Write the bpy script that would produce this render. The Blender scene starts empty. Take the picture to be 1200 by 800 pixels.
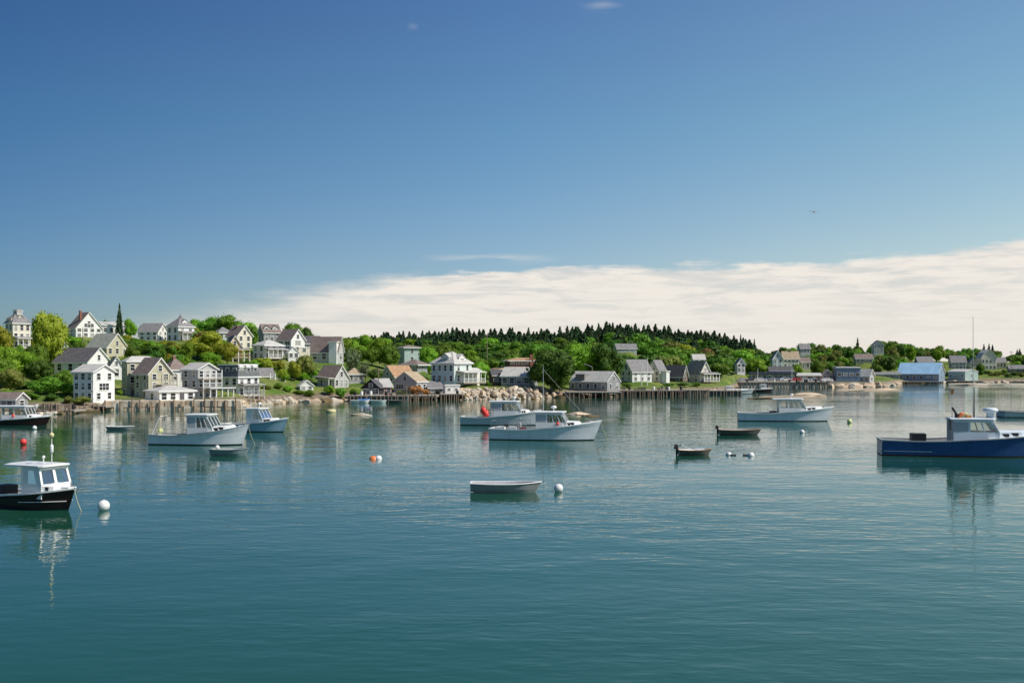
import bpy, math, random
import numpy as np
from mathutils import Matrix, Vector
random.seed(7)
RAD = math.radians
scene = bpy.context.scene
COL = scene.collection

# ------------------------------------------------------------------ camera
CAM_H = 8.0            # metres above the water
FPX = 1200.0           # focal length in photo pixels (photo 1200 wide)
HZ = 425.0             # row of the horizon in the photo
cam_d = bpy.data.cameras.new('camera'); cam = bpy.data.objects.new('camera', cam_d); COL.objects.link(cam)
cam.location = (0, 0, CAM_H); cam.rotation_euler = (RAD(90), 0, 0)
cam_d.sensor_width = 36; cam_d.lens = 36; cam_d.shift_y = 25 / 1200
cam_d.clip_start = 0.5; cam_d.clip_end = 20000
scene.camera = cam
def P(px, py, Y): return Vector(((px - 600) / FPX * Y, Y, CAM_H + (HZ - py) / FPX * Y))
def PX(px, Y): return (px - 600) / FPX * Y
def WY(py): return FPX * CAM_H / (py - HZ)      # distance of a waterline seen on row py

# ------------------------------------------------------------------ light
SUN_AZ = RAD(107)      # clockwise from +Y (view direction) towards +X
SUN_EL = RAD(46)
sd = Vector((math.sin(SUN_AZ) * math.cos(SUN_EL), math.cos(SUN_AZ) * math.cos(SUN_EL), math.sin(SUN_EL)))
sl = bpy.data.lights.new('sun', 'SUN'); sun = bpy.data.objects.new('sun', sl); COL.objects.link(sun)
sl.energy = 4.5; sl.angle = RAD(0.53); sl.color = (1.0, 0.93, 0.82)
sun.rotation_euler = sd.to_track_quat('Z', 'Y').to_euler()
sun.location = (200, -50, 200)

world = bpy.data.worlds.new('World'); scene.world = world; world.use_nodes = True
class NT:
    def __init__(s, tree): s.t = tree; s.t.nodes.clear()
    def n(s, typ, **kw):
        nd = s.t.nodes.new(typ)
        ins = kw.pop('ins', {})
        for k, v in kw.items(): setattr(nd, k, v)
        for k, v in ins.items():
            if isinstance(v, bpy.types.NodeSocket): s.t.links.new(v, nd.inputs[k])
            else: nd.inputs[k].default_value = v
        return nd
    def m(s, op, a, b=None, c=None, clamp=False):
        i = {0: a}
        if b is not None: i[1] = b
        if c is not None: i[2] = c
        return s.n('ShaderNodeMath', operation=op, use_clamp=clamp, ins=i).outputs[0]
    def ramp(s, fac, pts, interp='LINEAR'):
        r = s.n('ShaderNodeValToRGB', ins={0: fac}); cr = r.color_ramp; cr.interpolation = interp
        while len(cr.elements) > 1: cr.elements.remove(cr.elements[-1])
        for i, (p, c) in enumerate(pts):
            if not isinstance(c, (tuple, list)): c = (c, c, c)
            e = cr.elements[0] if i == 0 else cr.elements.new(p)
            e.position = p; e.color = (*c[:3], 1)
        return r.outputs[0]
    def mix(s, fac, a, b, blend='MIX'):
        nd = s.n('ShaderNodeMix', data_type='RGBA', blend_type=blend)
        for k, v in ((0, fac), (6, a), (7, b)):
            if isinstance(v, bpy.types.NodeSocket): s.t.links.new(v, nd.inputs[k])
            else: nd.inputs[k].default_value = v if k == 0 else (*v[:3], 1)
        return nd.outputs[2]
    def sstep(s, v, lo, hi):
        return s.n('ShaderNodeMapRange', interpolation_type='SMOOTHSTEP', ins={0: v, 1: lo, 2: hi, 3: 0.0, 4: 1.0}).outputs[0]
w = NT(world.node_tree)
tc = w.n('ShaderNodeTexCoord').outputs['Generated']
sx = w.n('ShaderNodeSeparateXYZ', ins={0: tc})
X_, Y_, Z_ = sx.outputs
hyp = w.m('SQRT', w.m('ADD', w.m('MULTIPLY', X_, X_), w.m('MULTIPLY', Y_, Y_)))
el = w.m('DIVIDE', Z_, w.m('MAXIMUM', hyp, 0.01))
az = w.m('ARCTAN2', X_, Y_)
sky = w.n('ShaderNodeTexSky', sky_type='NISHITA', sun_disc=False, sun_elevation=SUN_EL, sun_rotation=SUN_AZ,
          altitude=0, air_density=1.0, dust_density=0.3, ozone_density=3.0).outputs[0]
# clear northern air: deeper blue higher up and away from the sun
tint = w.ramp(w.m('DIVIDE', el, 0.5, clamp=True),
    [(0.0, (.92, .92, .97)), (0.24, (.81, .93, 1.01)), (0.46, (.69, .95, 1.04)), (0.71, (.64, .87, 1.06)), (1.0, (.55, .80, 1.04))])
skyc = w.mix(1.0, sky, tint, 'MULTIPLY')
side = w.ramp(w.m('ADD', w.m('DIVIDE', X_, hyp), 0.5, clamp=True), [(0.0, (.36, .49, .62)), (0.5, (1, 1, 1)), (0.75, (1.38, 1.22, 1.08)), (1.0, (1.66, 1.38, 1.11))])
skyc = w.mix(1.0, skyc, side, 'MULTIPLY')
# the cloud bank low over the hills
azn = w.m('DIVIDE', w.m('ADD', az, 0.6), 1.4, clamp=True)
def ap(a): return (a + 0.6) / 1.4
vt = w.m('MULTIPLY', w.ramp(azn, [(ap(-.6), 0.0), (ap(-.36), .18), (ap(-.322), .24), (ap(-.245), .34), (ap(-.16), .445),
     (ap(-.1), .49), (ap(.083), .535), (ap(.245), .535), (ap(.322), .55), (ap(.395), .58), (ap(.464), .61), (ap(.8), .7)]), 0.18)
cv = w.n('ShaderNodeCombineXYZ', ins={0: w.m('MULTIPLY', az, 9.0), 1: w.m('MULTIPLY', el, 90.0), 2: 0.0}).outputs[0]
n1 = w.n('ShaderNodeTexNoise', ins={'Vector': cv, 'Scale': 1.0, 'Detail': 6.0, 'Roughness': .6}).outputs[0]
cv2 = w.n('ShaderNodeCombineXYZ', ins={0: w.m('MULTIPLY', az, 13.0), 1: w.m('MULTIPLY', el, 105.0), 2: 3.1}).outputs[0]
n2 = w.n('ShaderNodeTexNoise', ins={'Vector': cv2, 'Scale': 1.0, 'Detail': 7.0, 'Roughness': .62, 'Distortion': .5}).outputs[0]
n3 = w.n('ShaderNodeTexNoise', ins={'Vector': w.n('ShaderNodeCombineXYZ', ins={0: w.m('MULTIPLY', az, 26.0), 1: w.m('MULTIPLY', el, 95.0), 2: 7.7}).outputs[0], 'Scale': 1.0, 'Detail': 5.0, 'Roughness': .55}).outputs[0]
edge = w.m('ADD', w.m('ADD', w.m('SUBTRACT', vt, el), w.m('MULTIPLY', w.m('SUBTRACT', n1, 0.5), 0.020)), w.m('MULTIPLY', w.m('SUBTRACT', n3, 0.5), 0.020))
mask = w.sstep(edge, w.m('MULTIPLY', w.sstep(az, -.05, -.35), -.014), w.m('ADD', w.m('MULTIPLY', w.sstep(az, -.05, -.35), .022), .009))
opac = w.m('MULTIPLY', w.sstep(az, -0.42, -0.10), 1.0)
opac = w.m('ADD', w.m('MULTIPLY', opac, .42), .58)
thin = w.m('ADD', w.m('MULTIPLY', w.sstep(n2, .30, .52), .22), .78)
mask = w.m('MULTIPLY', w.m('MULTIPLY', mask, opac), thin)
# thin streak above the bank
wsp = w.m('MULTIPLY', w.sstep(w.m('ABSOLUTE', w.m('ADD', az, 0.018)), .085, .0), w.sstep(w.m('ABSOLUTE', w.m('SUBTRACT', el, 0.1005)), .008, .0))
wsp = w.m('MULTIPLY', wsp, w.sstep(n1, .42, .68))
wsp2 = w.m('MULTIPLY', w.sstep(w.m('ABSOLUTE', w.m('SUBTRACT', az, .088)), .026, .0), w.sstep(w.m('ABSOLUTE', w.m('SUBTRACT', el, 0.347)), .010, .0))
wsp3 = w.m('MULTIPLY', w.sstep(w.m('ABSOLUTE', w.m('ADD', az, .0965)), .007, .0), w.sstep(w.m('ABSOLUTE', w.m('SUBTRACT', el, 0.3265)), .005, .0))
wsps = w.m('ADD', w.m('MULTIPLY', wsp2, w.sstep(n1, .4, .75)), w.m('MULTIPLY', wsp3, .35))
mask = w.m('MAXIMUM', mask, w.m('MAXIMUM', w.m('MULTIPLY', wsp, .5), w.m('MULTIPLY', wsps, .28)))
above = w.sstep(el, -0.03, -0.005)
mask = w.m('MULTIPLY', mask, above)
ccol = w.mix(w.sstep(n2, .36, .60), (7.0, 6.85, 6.6), (8.8, 8.3, 7.6))
ccol = w.mix(w.sstep(el, .10, .0), ccol, (8.4, 7.95, 7.35))
final = w.mix(mask, skyc, ccol)
bg = w.n('ShaderNodeBackground', ins={0: final, 1: 0.1})
out = w.n('ShaderNodeOutputWorld', ins={0: bg.outputs[0]})

scene.view_settings.view_transform = 'Standard'; scene.view_settings.look = 'None'
scene.view_settings.gamma = 1; scene.view_settings.exposure = 0; scene.view_settings.use_curve_mapping = False
scene.cycles.max_bounces = 6; scene.cycles.transparent_max_bounces = 12
scene.cycles.caustics_reflective = False; scene.cycles.caustics_refractive = False

# ------------------------------------------------------------------ materials
MATS = {}
def new_mat(name):
    m = bpy.data.materials.new(name); m.use_nodes = True
    return m, NT(m.node_tree)
def mat(name, col, rough=.7, var=.18, scale=1.5, bump=0.0, bscale=None, metallic=0.0, lines=0.0, lscale=8.0, stain=0.0, objvar=0.0, spec=.5):
    """Weathered surface: base colour broken up by two noises, optional board / shingle lines and stains."""
    if name in MATS: return MATS[name]
    m, t = new_mat(name)
    co = t.n('ShaderNodeTexCoord').outputs['Object']
    na = t.n('ShaderNodeTexNoise', ins={'Vector': co, 'Scale': scale, 'Detail': 5.0, 'Roughness': .6}).outputs[0]
    lo = tuple(c * (1 - var) for c in col); hi = tuple(min(1, c * (1 + var)) for c in col)
    c = t.mix(t.sstep(na, .3, .7), lo, hi)
    if stain > 0:
        st = t.n('ShaderNodeMapping', ins={0: co, 3: (1.3, 1.3, .25)}).outputs[0]
        nb = t.n('ShaderNodeTexNoise', ins={'Vector': st, 'Scale': 1.3, 'Detail': 6.0}).outputs[0]
        c = t.mix(t.m('MULTIPLY', t.sstep(nb, .52, .75), stain), c, tuple(x * .35 for x in col))
    hgt = na
    if lines > 0:
        wv = t.n('ShaderNodeTexWave', wave_type='BANDS', bands_direction='Z', wave_profile='SAW', ins={'Vector': co, 'Scale': lscale / 6.28 * 1.0, 'Distortion': .2}).outputs[1] if False else \
             t.m('FRACT', t.m('MULTIPLY', t.n('ShaderNodeSeparateXYZ', ins={0: co}).outputs[2], lscale))
        c = t.mix(t.m('MULTIPLY', t.sstep(wv, .22, .0), lines), c, tuple(x * .45 for x in col))
    if objvar > 0:
        rnd = t.n('ShaderNodeObjectInfo').outputs['Random']
        hs = t.n('ShaderNodeHueSaturation', ins={'Color': c, 'Value': t.m('ADD', t.m('MULTIPLY', rnd, objvar), 1 - objvar / 2)})
        c = hs.outputs[0]
    bs = t.n('ShaderNodeBsdfPrincipled', ins={'Base Color': c, 'Roughness': rough, 'Metallic': metallic, 'Specular IOR Level': spec})
    if bump > 0:
        nb2 = t.n('ShaderNodeTexNoise', ins={'Vector': co, 'Scale': bscale or scale * 4, 'Detail': 4.0}).outputs[0]
        bp = t.n('ShaderNodeBump', ins={'Height': nb2, 'Strength': bump, 'Distance': .1})
        t.t.links.new(bp.outputs[0], bs.inputs['Normal'])
    t.n('ShaderNodeOutputMaterial', ins={0: bs.outputs[0]})
    MATS[name] = m
    return m
def leaf_mat(name, col, col2, trans=.35, hv=.04):
    m, t = new_mat(name)
    oi = t.n('ShaderNodeObjectInfo').outputs['Random']
    co = t.n('ShaderNodeTexCoord').outputs['Object']
    na = t.n('ShaderNodeTexNoise', ins={'Vector': co, 'Scale': 5.0, 'Detail': 3.0}).outputs[0]
    nc = t.n('ShaderNodeTexNoise', ins={'Vector': co, 'Scale': 60.0, 'Detail': 1.0}).outputs[0]
    f = t.m('ADD', t.m('MULTIPLY', t.sstep(na, .35, .65), .6), t.m('MULTIPLY', t.sstep(nc, .3, .7), .4))
    c = t.mix(f, col, col2)
    hs = t.n('ShaderNodeHueSaturation', ins={'Color': c, 'Hue': t.m('ADD', t.m('MULTIPLY', oi, hv), .5 - hv / 2),
                'Value': t.m('ADD', t.m('MULTIPLY', oi, .5), .75)}).outputs[0]
    d = t.n('ShaderNodeBsdfPrincipled', ins={'Base Color': hs, 'Roughness': .6, 'Specular IOR Level': .25})
    tr = t.n('ShaderNodeBsdfTranslucent', ins={0: hs})
    mx = t.n('ShaderNodeMixShader', ins={0: trans, 1: d.outputs[0], 2: tr.outputs[0]})
    t.n('ShaderNodeOutputMaterial', ins={0: mx.outputs[0]})
    MATS[name] = m
    return m
def glass_mat():
    m, t = new_mat('boat_glass')
    fr = t.n('ShaderNodeFresnel', ins={0: 1.5}).outputs[0]
    g = t.n('ShaderNodeBsdfGlossy', ins={0: (1, 1, 1, 1), 1: .02}); tr = t.n('ShaderNodeBsdfTransparent', ins={0: (.72, .78, .76, 1)})
    mx = t.n('ShaderNodeMixShader', ins={0: fr, 1: tr.outputs[0], 2: g.outputs[0]})
    t.n('ShaderNodeOutputMaterial', ins={0: mx.outputs[0]}); MATS['boat_glass'] = m
    return m
glass_mat()
# paints, timber, stone
mat('white_paint', (.82, .81, .77), .5, .06, 1.5, lines=.14, lscale=5, stain=.22)
mat('cream_paint', (.74, .68, .54), .6, .06, 1.5, lines=.12, lscale=7, stain=.12)
mat('yellow_paint', (.72, .55, .30), .6, .08, 1.5, lines=.12, lscale=7, stain=.12)
mat('beige_paint', (.50, .47, .33), .65, .08, 1.2, lines=.15, lscale=7, stain=.15)
mat('grey_paint', (.48, .48, .46), .65, .10, 1.2, lines=.15, lscale=7, stain=.18)
mat('grey_shingle', (.30, .30, .30), .85, .22, 2.0, lines=.25, lscale=6, stain=.3)
mat('dark_shingle', (.14, .15, .15), .85, .25, 2.0, lines=.25, lscale=6, stain=.3)
mat('teal_paint', (.40, .50, .46), .6, .08, 1.2, lines=.12, lscale=7, stain=.15)
mat('pale_green', (.62, .70, .66), .6, .05, 1.2, lines=.10, lscale=7, stain=.1)
mat('blue_grey', (.20, .28, .36), .7, .12, 1.2, lines=.15, lscale=7, stain=.2)
mat('brown_wood', (.13, .09, .06), .8, .3, 2.0, lines=.2, lscale=5, stain=.3)
mat('black_wood', (.035, .032, .032), .8, .3, 2.0, lines=.2, lscale=5)
mat('red_wood', (.42, .05, .04), .7, .15, 2.0, lines=.2, lscale=5)
mat('roof_grey', (.23, .22, .22), .9, .2, 1.5, bump=.3, lines=.22, lscale=4, stain=.25)
mat('roof_dark', (.10, .095, .10), .9, .25, 1.5, bump=.3, lines=.2, lscale=4, stain=.2)
mat('roof_brown', (.22, .17, .15), .9, .22, 1.5, bump=.3, lines=.22, lscale=4, stain=.25)
mat('roof_pale', (.52, .50, .46), .85, .12, 1.2, bump=.2, lines=.15, lscale=4, stain=.2)
mat('roof_green', (.30, .31, .26), .9, .15, 1.2, bump=.2, lines=.18, lscale=4, stain=.2)
mat('roof_orange', (.42, .25, .14), .9, .18, 1.5, bump=.3, lines=.2, lscale=4, stain=.25)
mat('roof_tan', (.42, .33, .22), .9, .18, 1.5, bump=.3, lines=.2, lscale=4, stain=.2)
mat('roof_blue', (.34, .55, .74), .5, .10, .35, lines=.12, lscale=2.0, stain=.15)
mat('brick', (.27, .11, .07), .85, .2, 3, bump=.3, lines=.3, lscale=9)
mat('concrete', (.42, .40, .36), .9, .15, .8, bump=.3, stain=.3)
def window_mat():
    m, t = new_mat('window_glass'); rnd = t.n('ShaderNodeObjectInfo').outputs['Random']
    z = t.n('ShaderNodeSeparateXYZ', ins={0: t.n('ShaderNodeTexCoord').outputs['Object']}).outputs[2]
    cur = t.m('MULTIPLY', t.m('GREATER_THAN', rnd, .55), t.m('GREATER_THAN', z, t.m('MULTIPLY', t.m('SUBTRACT', rnd, .78), 3.0)))    # pale blinds part way down some panes, standing in for varied sky reflection
    c = t.mix(cur, (.02, .025, .03), (.34, .33, .30))
    bs = t.n('ShaderNodeBsdfPrincipled', ins={'Base Color': c, 'Roughness': .08}); t.n('ShaderNodeOutputMaterial', ins={0: bs.outputs[0]}); MATS['window_glass'] = m
window_mat()
mat('trim_white', (.85, .84, .80), .5, .03, 2)
mat('pile_wood', (.24, .18, .13), .9, .35, 3, bump=.4, stain=.45, objvar=.5)
mat('deck_wood', (.36, .31, .25), .85, .25, 2.5, bump=.3, stain=.2)
mat('granite', (.54, .47, .37), .9, .35, .9, bump=.6, bscale=5, stain=.30, objvar=.45)
mat('granite_pink', (.57, .44, .31), .9, .25, .7, bump=.6, bscale=4, stain=.25, objvar=.35)
mat('weed_rock', (.16, .11, .05), .9, .35, 1.2, bump=.6, bscale=6)
mat('trunk_bark', (.12, .09, .065), .95, .3, 4, bump=.4)
mat('metal_grey', (.35, .35, .36), .45, .1, 3, metallic=.6)
mat('hull_white', (.74, .77, .80), .28, .05, .8, stain=.22)
mat('hull_grey', (.52, .56, .58), .3, .05, .8, stain=.08)
mat('hull_blue', (.032, .085, .24), .25, .12, .8, stain=.25)
mat('hull_pale_blue', (.28, .44, .54), .3, .06, .8, stain=.10)
mat('hull_black', (.030, .012, .014), .25, .2, .8)
mat('gel_white', (.82, .82, .79), .35, .04, 1.0, stain=.12)
mat('gel_grey', (.45, .46, .46), .5, .06, 1.0, stain=.2)
mat('cabin_blue_white', (.70, .76, .80), .4, .05, 1.0, stain=.1)
mat('deck_paint', (.50, .50, .47), .7, .12, 1.2, stain=.3)
mat('bottom_dark', (.02, .022, .025), .5, .2, 1)
mat('bottom_red', (.10, .022, .02), .5, .2, 1)
mat('float_red', (.85, .06, .05), .4, .05, 1)
mat('float_orange', (.85, .22, .06), .45, .05, 1)
mat('float_white', (.82, .81, .78), .4, .05, 3, stain=.15)
mat('float_yellow', (.80, .82, .36), .5, .05, 1)
mat('float_cream', (.62, .56, .30), .6, .1, 1)
mat('rubber_black', (.015, .015, .016), .6, .2, 3)
mat('dinghy_grey', (.27, .28, .28), .45, .08, 1.5, stain=.2)
mat('dinghy_teal', (.20, .27, .27), .45, .1, 1.5, stain=.2)
mat('dinghy_dark', (.10, .10, .085), .6, .2, 1.5, stain=.2)
mat('wood_varnish', (.33, .16, .07), .5, .2, 2)
mat('car_white', (.75, .75, .75), .3, .02, 1, spec=.6)
mat('car_silver', (.42, .43, .45), .3, .02, 1, metallic=.4)
mat('car_dark', (.06, .07, .09), .3, .05, 1)
mat('car_red', (.42, .04, .03), .3, .05, 1)
mat('trap_green', (.10, .14, .09), .8, .3, 3)
mat('net_orange', (.42, .20, .06), .9, .35, 1.5, bump=.8, bscale=8)
mat('skin_bird', (.30, .30, .30), .8, .1, 3)
mat('bird_dark', (.06, .06, .06), .8, .1, 3)
mat('mid_grey', (.30, .32, .33), .6, .1, 2)
mat('awning_navy', (.03, .035, .07), .8, .15, 1)
mat('tarp_blue', (.05, .16, .42), .6, .1, 1)

# ------------------------------------------------------------------ mesh helpers
class MB:
    """Collects shapes into one mesh."""
    def __init__(s): s.v = []; s.f = []; s.m = []; s.mats = []; s.sm = []
    def mi(s, m):
        if m not in s.mats: s.mats.append(m)
        return s.mats.index(m)
    def add(s, vs, fs, m, smooth=False, M=None):
        b = len(s.v); k = s.mi(m)
        if M is not None: vs = [M @ Vector(v) for v in vs]
        s.v += [tuple(v) for v in vs]
        for f in fs: s.f.append(tuple(i + b for i in f)); s.m.append(k); s.sm.append(smooth)
        return s
    def box(s, x0, x1, y0, y1, z0, z1, m, M=None, top=None):
        """top=(sx,sy) scales the top face"""
        tx, ty = top or (1, 1); cx, cy = (x0 + x1) / 2, (y0 + y1) / 2
        vs = [(x0, y0, z0), (x1, y0, z0), (x1, y1, z0), (x0, y1, z0)]
        vs += [(cx + (x - cx) * tx, cy + (y - cy) * ty, z1) for x, y, _ in vs]
        return s.add(vs, [(0, 3, 2, 1), (4, 5, 6, 7), (0, 1, 5, 4), (1, 2, 6, 5), (2, 3, 7, 6), (3, 0, 4, 7)], m, False, M)
    def tube(s, p0, p1, r0, r1, m, n=8, M=None, caps=True, smooth=True):
        p0 = Vector(p0); p1 = Vector(p1); d = (p1 - p0)
        if d.length < 1e-6: return s
        q = d.to_track_quat('Z', 'Y').to_matrix()
        a = q @ Vector((1, 0, 0)); b = q @ Vector((0, 1, 0)); vs = []
        for p, r in ((p0, r0), (p1, r1)):
            for i in range(n):
                t = 2 * math.pi * i / n
                vs.append(p + a * (math.cos(t) * r) + b * (math.sin(t) * r))
        fs = [(i, (i + 1) % n, n + (i + 1) % n, n + i) for i in range(n)]
        s.add(vs, fs, m, smooth, M)
        if caps: s.add(vs, [tuple(range(n - 1, -1, -1)), tuple(range(n, 2 * n))], m, False, M)
        return s
    def lathe(s, prof, m, n=12, M=None, smooth=True):
        vs = []; 
        for r, z in prof:
            for i in range(n):
                t = 2 * math.pi * i / n; vs.append((r * math.cos(t), r * math.sin(t), z))
        fs = []
        for j in range(len(prof) - 1):
            for i in range(n): fs.append((j * n + i, j * n + (i + 1) % n, (j + 1) * n + (i + 1) % n, (j + 1) * n + i))
        fs.append(tuple(range(n - 1, -1, -1))); fs.append(tuple((len(prof) - 1) * n + i for i in range(n)))
        return s.add(vs, fs, m, smooth, M)
    def ball(s, c, r, m, n=12, sz=1.0, M=None):
        prof = [(max(.001, r * math.sin(math.pi * j / 8)), -r * sz * math.cos(math.pi * j / 8)) for j in range(9)]
        T = Matrix.Translation(c)
        return s.lathe(prof, m, n, (M @ T) if M is not None else T)
    def prism(s, poly, ax, a, b, m, M=None):
        """poly: 2-D points; ax: 'x','y' or 'z' = extrusion axis; from a to b"""
        def mk(u, v, h): return {'x': (h, u, v), 'y': (u, h, v), 'z': (u, v, h)}[ax]
        n = len(poly); vs = [mk(u, v, a) for u, v in poly] + [mk(u, v, b) for u, v in poly]
        fs = [tuple(range(n)), tuple(range(2 * n - 1, n - 1, -1))] + [(i, n + i, n + (i + 1) % n, (i + 1) % n) for i in range(n)]
        return s.add(vs, fs, m, False, M)
    def mesh(s, name, fix=True):
        me = bpy.data.meshes.new(name); me.from_pydata(s.v, [], s.f)
        for m in s.mats: me.materials.append(MATS[m])
        me.polygons.foreach_set('material_index', s.m); me.polygons.foreach_set('use_smooth', s.sm)
        if fix:
            import bmesh
            bm = bmesh.new(); bm.from_mesh(me); bmesh.ops.recalc_face_normals(bm, faces=bm.faces); bm.to_mesh(me); bm.free()
        me.update(); return me
    def build(s, name, parent=None, fix=True):
        return link(name, s.mesh(name, fix), parent)
def link(name, data, parent=None):
    o = bpy.data.objects.new(name, data); COL.objects.link(o); o.parent = parent
    return o
def tag(o, label, cat, group=None, kind=None):
    if label: o['label'] = label
    if cat: o['category'] = cat
    if group: o['group'] = group
    if kind: o['kind'] = kind
    return o
def empty(name, loc=(0, 0, 0), rz=0.0, label=None, cat=None, group=None):
    o = bpy.data.objects.new(name, None); COL.objects.link(o); o.empty_display_size = .5
    o.location = loc; o.rotation_euler = (0, 0, rz)
    return tag(o, label, cat, group)
def copy_tree(o, parent=None):
    c = o.copy(); COL.objects.link(c); c.parent = parent
    for ch in list(o.children): copy_tree(ch, c)
    return c
# ------------------------------------------------------------------ terrain
TT = [  # photo column, then (distance, height) pairs from the waterline inland
 (-700, [(158,0),(166,2),(215,7),(280,12),(400,13)]),
 (0,    [(158,0),(166,1.8),(205,6),(275,12.5),(380,14)]),
 (90,   [(162,0),(170,1.5),(205,6),(275,14.3),(380,15)]),
 (118,  [(166,0),(174,1.5),(208,5.6),(275,14.3),(380,15)]),
 (125,  [(175,0),(180,1.7),(209,5.4),(275,14.3),(380,15)]),
 (140,  [(176,0),(181,1.7),(210,5),(275,14.2),(380,15)]),
 (230,  [(180,0),(184,1.7),(215,6),(272,13.8),(370,15)]),
 (268,  [(184,0),(188,1.7),(222,6),(268,12),(365,14.5)]),
 (300,  [(193,0),(201,1.8),(230,6),(265,9.8),(360,14)]),
 (350,  [(210,0),(219,2),(240,5.2),(268,9.6),(360,12)]),
 (410,  [(215,0),(224,2),(245,4),(280,8),(400,11)]),
 (500,  [(219,0),(228,2),(245,3.4),(300,5.5),(450,12)]),
 (600,  [(226,0),(236,2.4),(262,3.4),(330,4.2),(480,13)]),
 (700,  [(242,0),(252,1.8),(275,2.6),(350,4),(500,15)]),
 (760,  [(246,0),(256,2),(275,2.6),(350,4),(500,15)]),
 (830,  [(262,0),(272,2),(290,2.6),(370,4.5),(500,12)]),
 (852,  [(275,0),(285,2),(310,2.6),(370,4.5),(500,12)]),
 (868,  [(337,0),(344,1.5),(364,1.8),(420,5),(520,9)]),
 (980,  [(337,0),(344,1.5),(364,1.9),(420,5),(520,9)]),
 (1035, [(342,0),(352,1.6),(370,2.0),(430,5),(520,9)]),
 (1062, [(402,0),(412,1.6),(425,2.4),(470,6),(540,9)]),
 (1200, [(415,0),(424,1.6),(440,2.5),(480,6),(540,8)]),
 (1900, [(415,0),(424,1.6),(440,2.5),(480,6),(540,8)])]
PADS = []      # (x, y, z, radius) level ground round each house
def terr_raw(x, y):
    y = max(y, 1.0); px = 600 + FPX * x / y
    px = min(max(px, TT[0][0]), TT[-1][0] - 1e-3)
    for i in range(len(TT) - 1):
        if TT[i][0] <= px < TT[i + 1][0]: break
    a, b = TT[i], TT[i + 1]; f = (px - a[0]) / (b[0] - a[0]); f = f * f * (3 - 2 * f) * .5 + f * .5
    rows = [(p[0] * (1 - f) + q[0] * f, p[1] * (1 - f) + q[1] * f) for p, q in zip(a[1], b[1])]
    if y <= rows[0][0]: return max(-3.0, (y - rows[0][0]) * .35)
    for (y0, z0), (y1, z1) in zip(rows, rows[1:]):
        if y <= y1: return z0 + (z1 - z0) * (y - y0) / (y1 - y0)
    return rows[-1][1] * max(0.3, 1 - (y - rows[-1][0]) / 2500)
def terr(x, y):
    z = terr_raw(x, y)
    if z < -0.05: return z
    sw = 0; sz = 0
    for px, py, pz, r in PADS:
        d2 = (x - px) ** 2 + (y - py) ** 2
        if d2 < (2.2 * r) ** 2:
            d = math.sqrt(d2); wgt = 1.0 if d < r else max(0, 1 - (d - r) / (1.2 * r)) ** 2
            sw += wgt; sz += wgt * pz
    if sw > 0:
        a = min(1, sw); z = z * (1 - a) + a * sz / sw
    return z
def hash2(x, y):
    return math.sin(x * .21 + 1.3 * math.sin(y * .17)) * .5 + math.sin(y * .33 + 2 * math.sin(x * .11)) * .5
def build_ground():
    m, t = new_mat('ground_cover'); MATS['ground_cover'] = m
    co = t.n('ShaderNodeTexCoord').outputs['Object']
    z = t.n('ShaderNodeSeparateXYZ', ins={0: co}).outputs[2]
    n1 = t.n('ShaderNodeTexNoise', ins={'Vector': co, 'Scale': .09, 'Detail': 5.0}).outputs[0]
    n2 = t.n('ShaderNodeTexNoise', ins={'Vector': co, 'Scale': 1.3, 'Detail': 5.0}).outputs[0]
    g = t.mix(t.sstep(n1, .4, .62), (.10, .17, .025), (.22, .25, .06))
    g = t.mix(t.sstep(n2, .45, .75), g, (.05, .085, .018))
    g = t.mix(t.m('MULTIPLY', t.sstep(n2, .60, .75), .5), g, (.30, .25, .15))
    rk = t.mix(t.sstep(n2, .35, .65), (.13, .10, .07), (.34, .27, .19))
    g = t.mix(t.m('MULTIPLY', t.sstep(t.n('ShaderNodeTexNoise', ins={'Vector': co, 'Scale': .35, 'Detail': 6.0, 'Roughness': .7}).outputs[0], .52, .68), .8), g, (.05, .09, .018))
    f = t.sstep(t.m('ADD', z, t.m('MULTIPLY', t.m('SUBTRACT', n2, .5), 1.2)), 1.2, 1.9)
    c = t.mix(f, rk, g)
    c = t.mix(t.sstep(t.m('ADD', z, t.m('MULTIPLY', n2, .5)), .9, .45), c, (.075, .055, .025))
    bs = t.n('ShaderNodeBsdfPrincipled', ins={'Base Color': c, 'Roughness': .95, 'Specular IOR Level': .2})
    bp = t.n('ShaderNodeBump', ins={'Height': n2, 'Strength': .8, 'Distance': .5}); t.t.links.new(bp.outputs[0], bs.inputs['Normal'])
    t.n('ShaderNodeOutputMaterial', ins={0: bs.outputs[0]})
    xs = [-6000, -3000, -1500, -900, -600, -450, -350, -300] + [-260 + 2.5 * i for i in range(int(590 / 2.5))] + [335, 360, 420, 520, 700, 1000, 1800, 3500, 6000]
    ys = [130 + 2.2 * i for i in range(160)] + [485 + 7 * i for i in range(14)] + [600, 660, 760, 900, 1200, 1800, 3000, 6000, 9000]
    vs = []
    for y in ys:
        for x in xs:
            z = terr(x, y)
            vs.append((x, y, z + (hash2(x, y) * .25 if z > .5 else hash2(x * 5, y * 5) * .12)))
    n = len(xs); fs = [(j * n + i, j * n + i + 1, (j + 1) * n + i + 1, (j + 1) * n + i) for j in range(len(ys) - 1) for i in range(n - 1)]
    me = bpy.data.meshes.new('hillside'); me.from_pydata(vs, [], fs); me.materials.append(m)
    me.polygons.foreach_set('use_smooth', [True] * len(fs)); me.update()
    o = link('hillside_ground', me); o['kind'] = 'structure'
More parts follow.
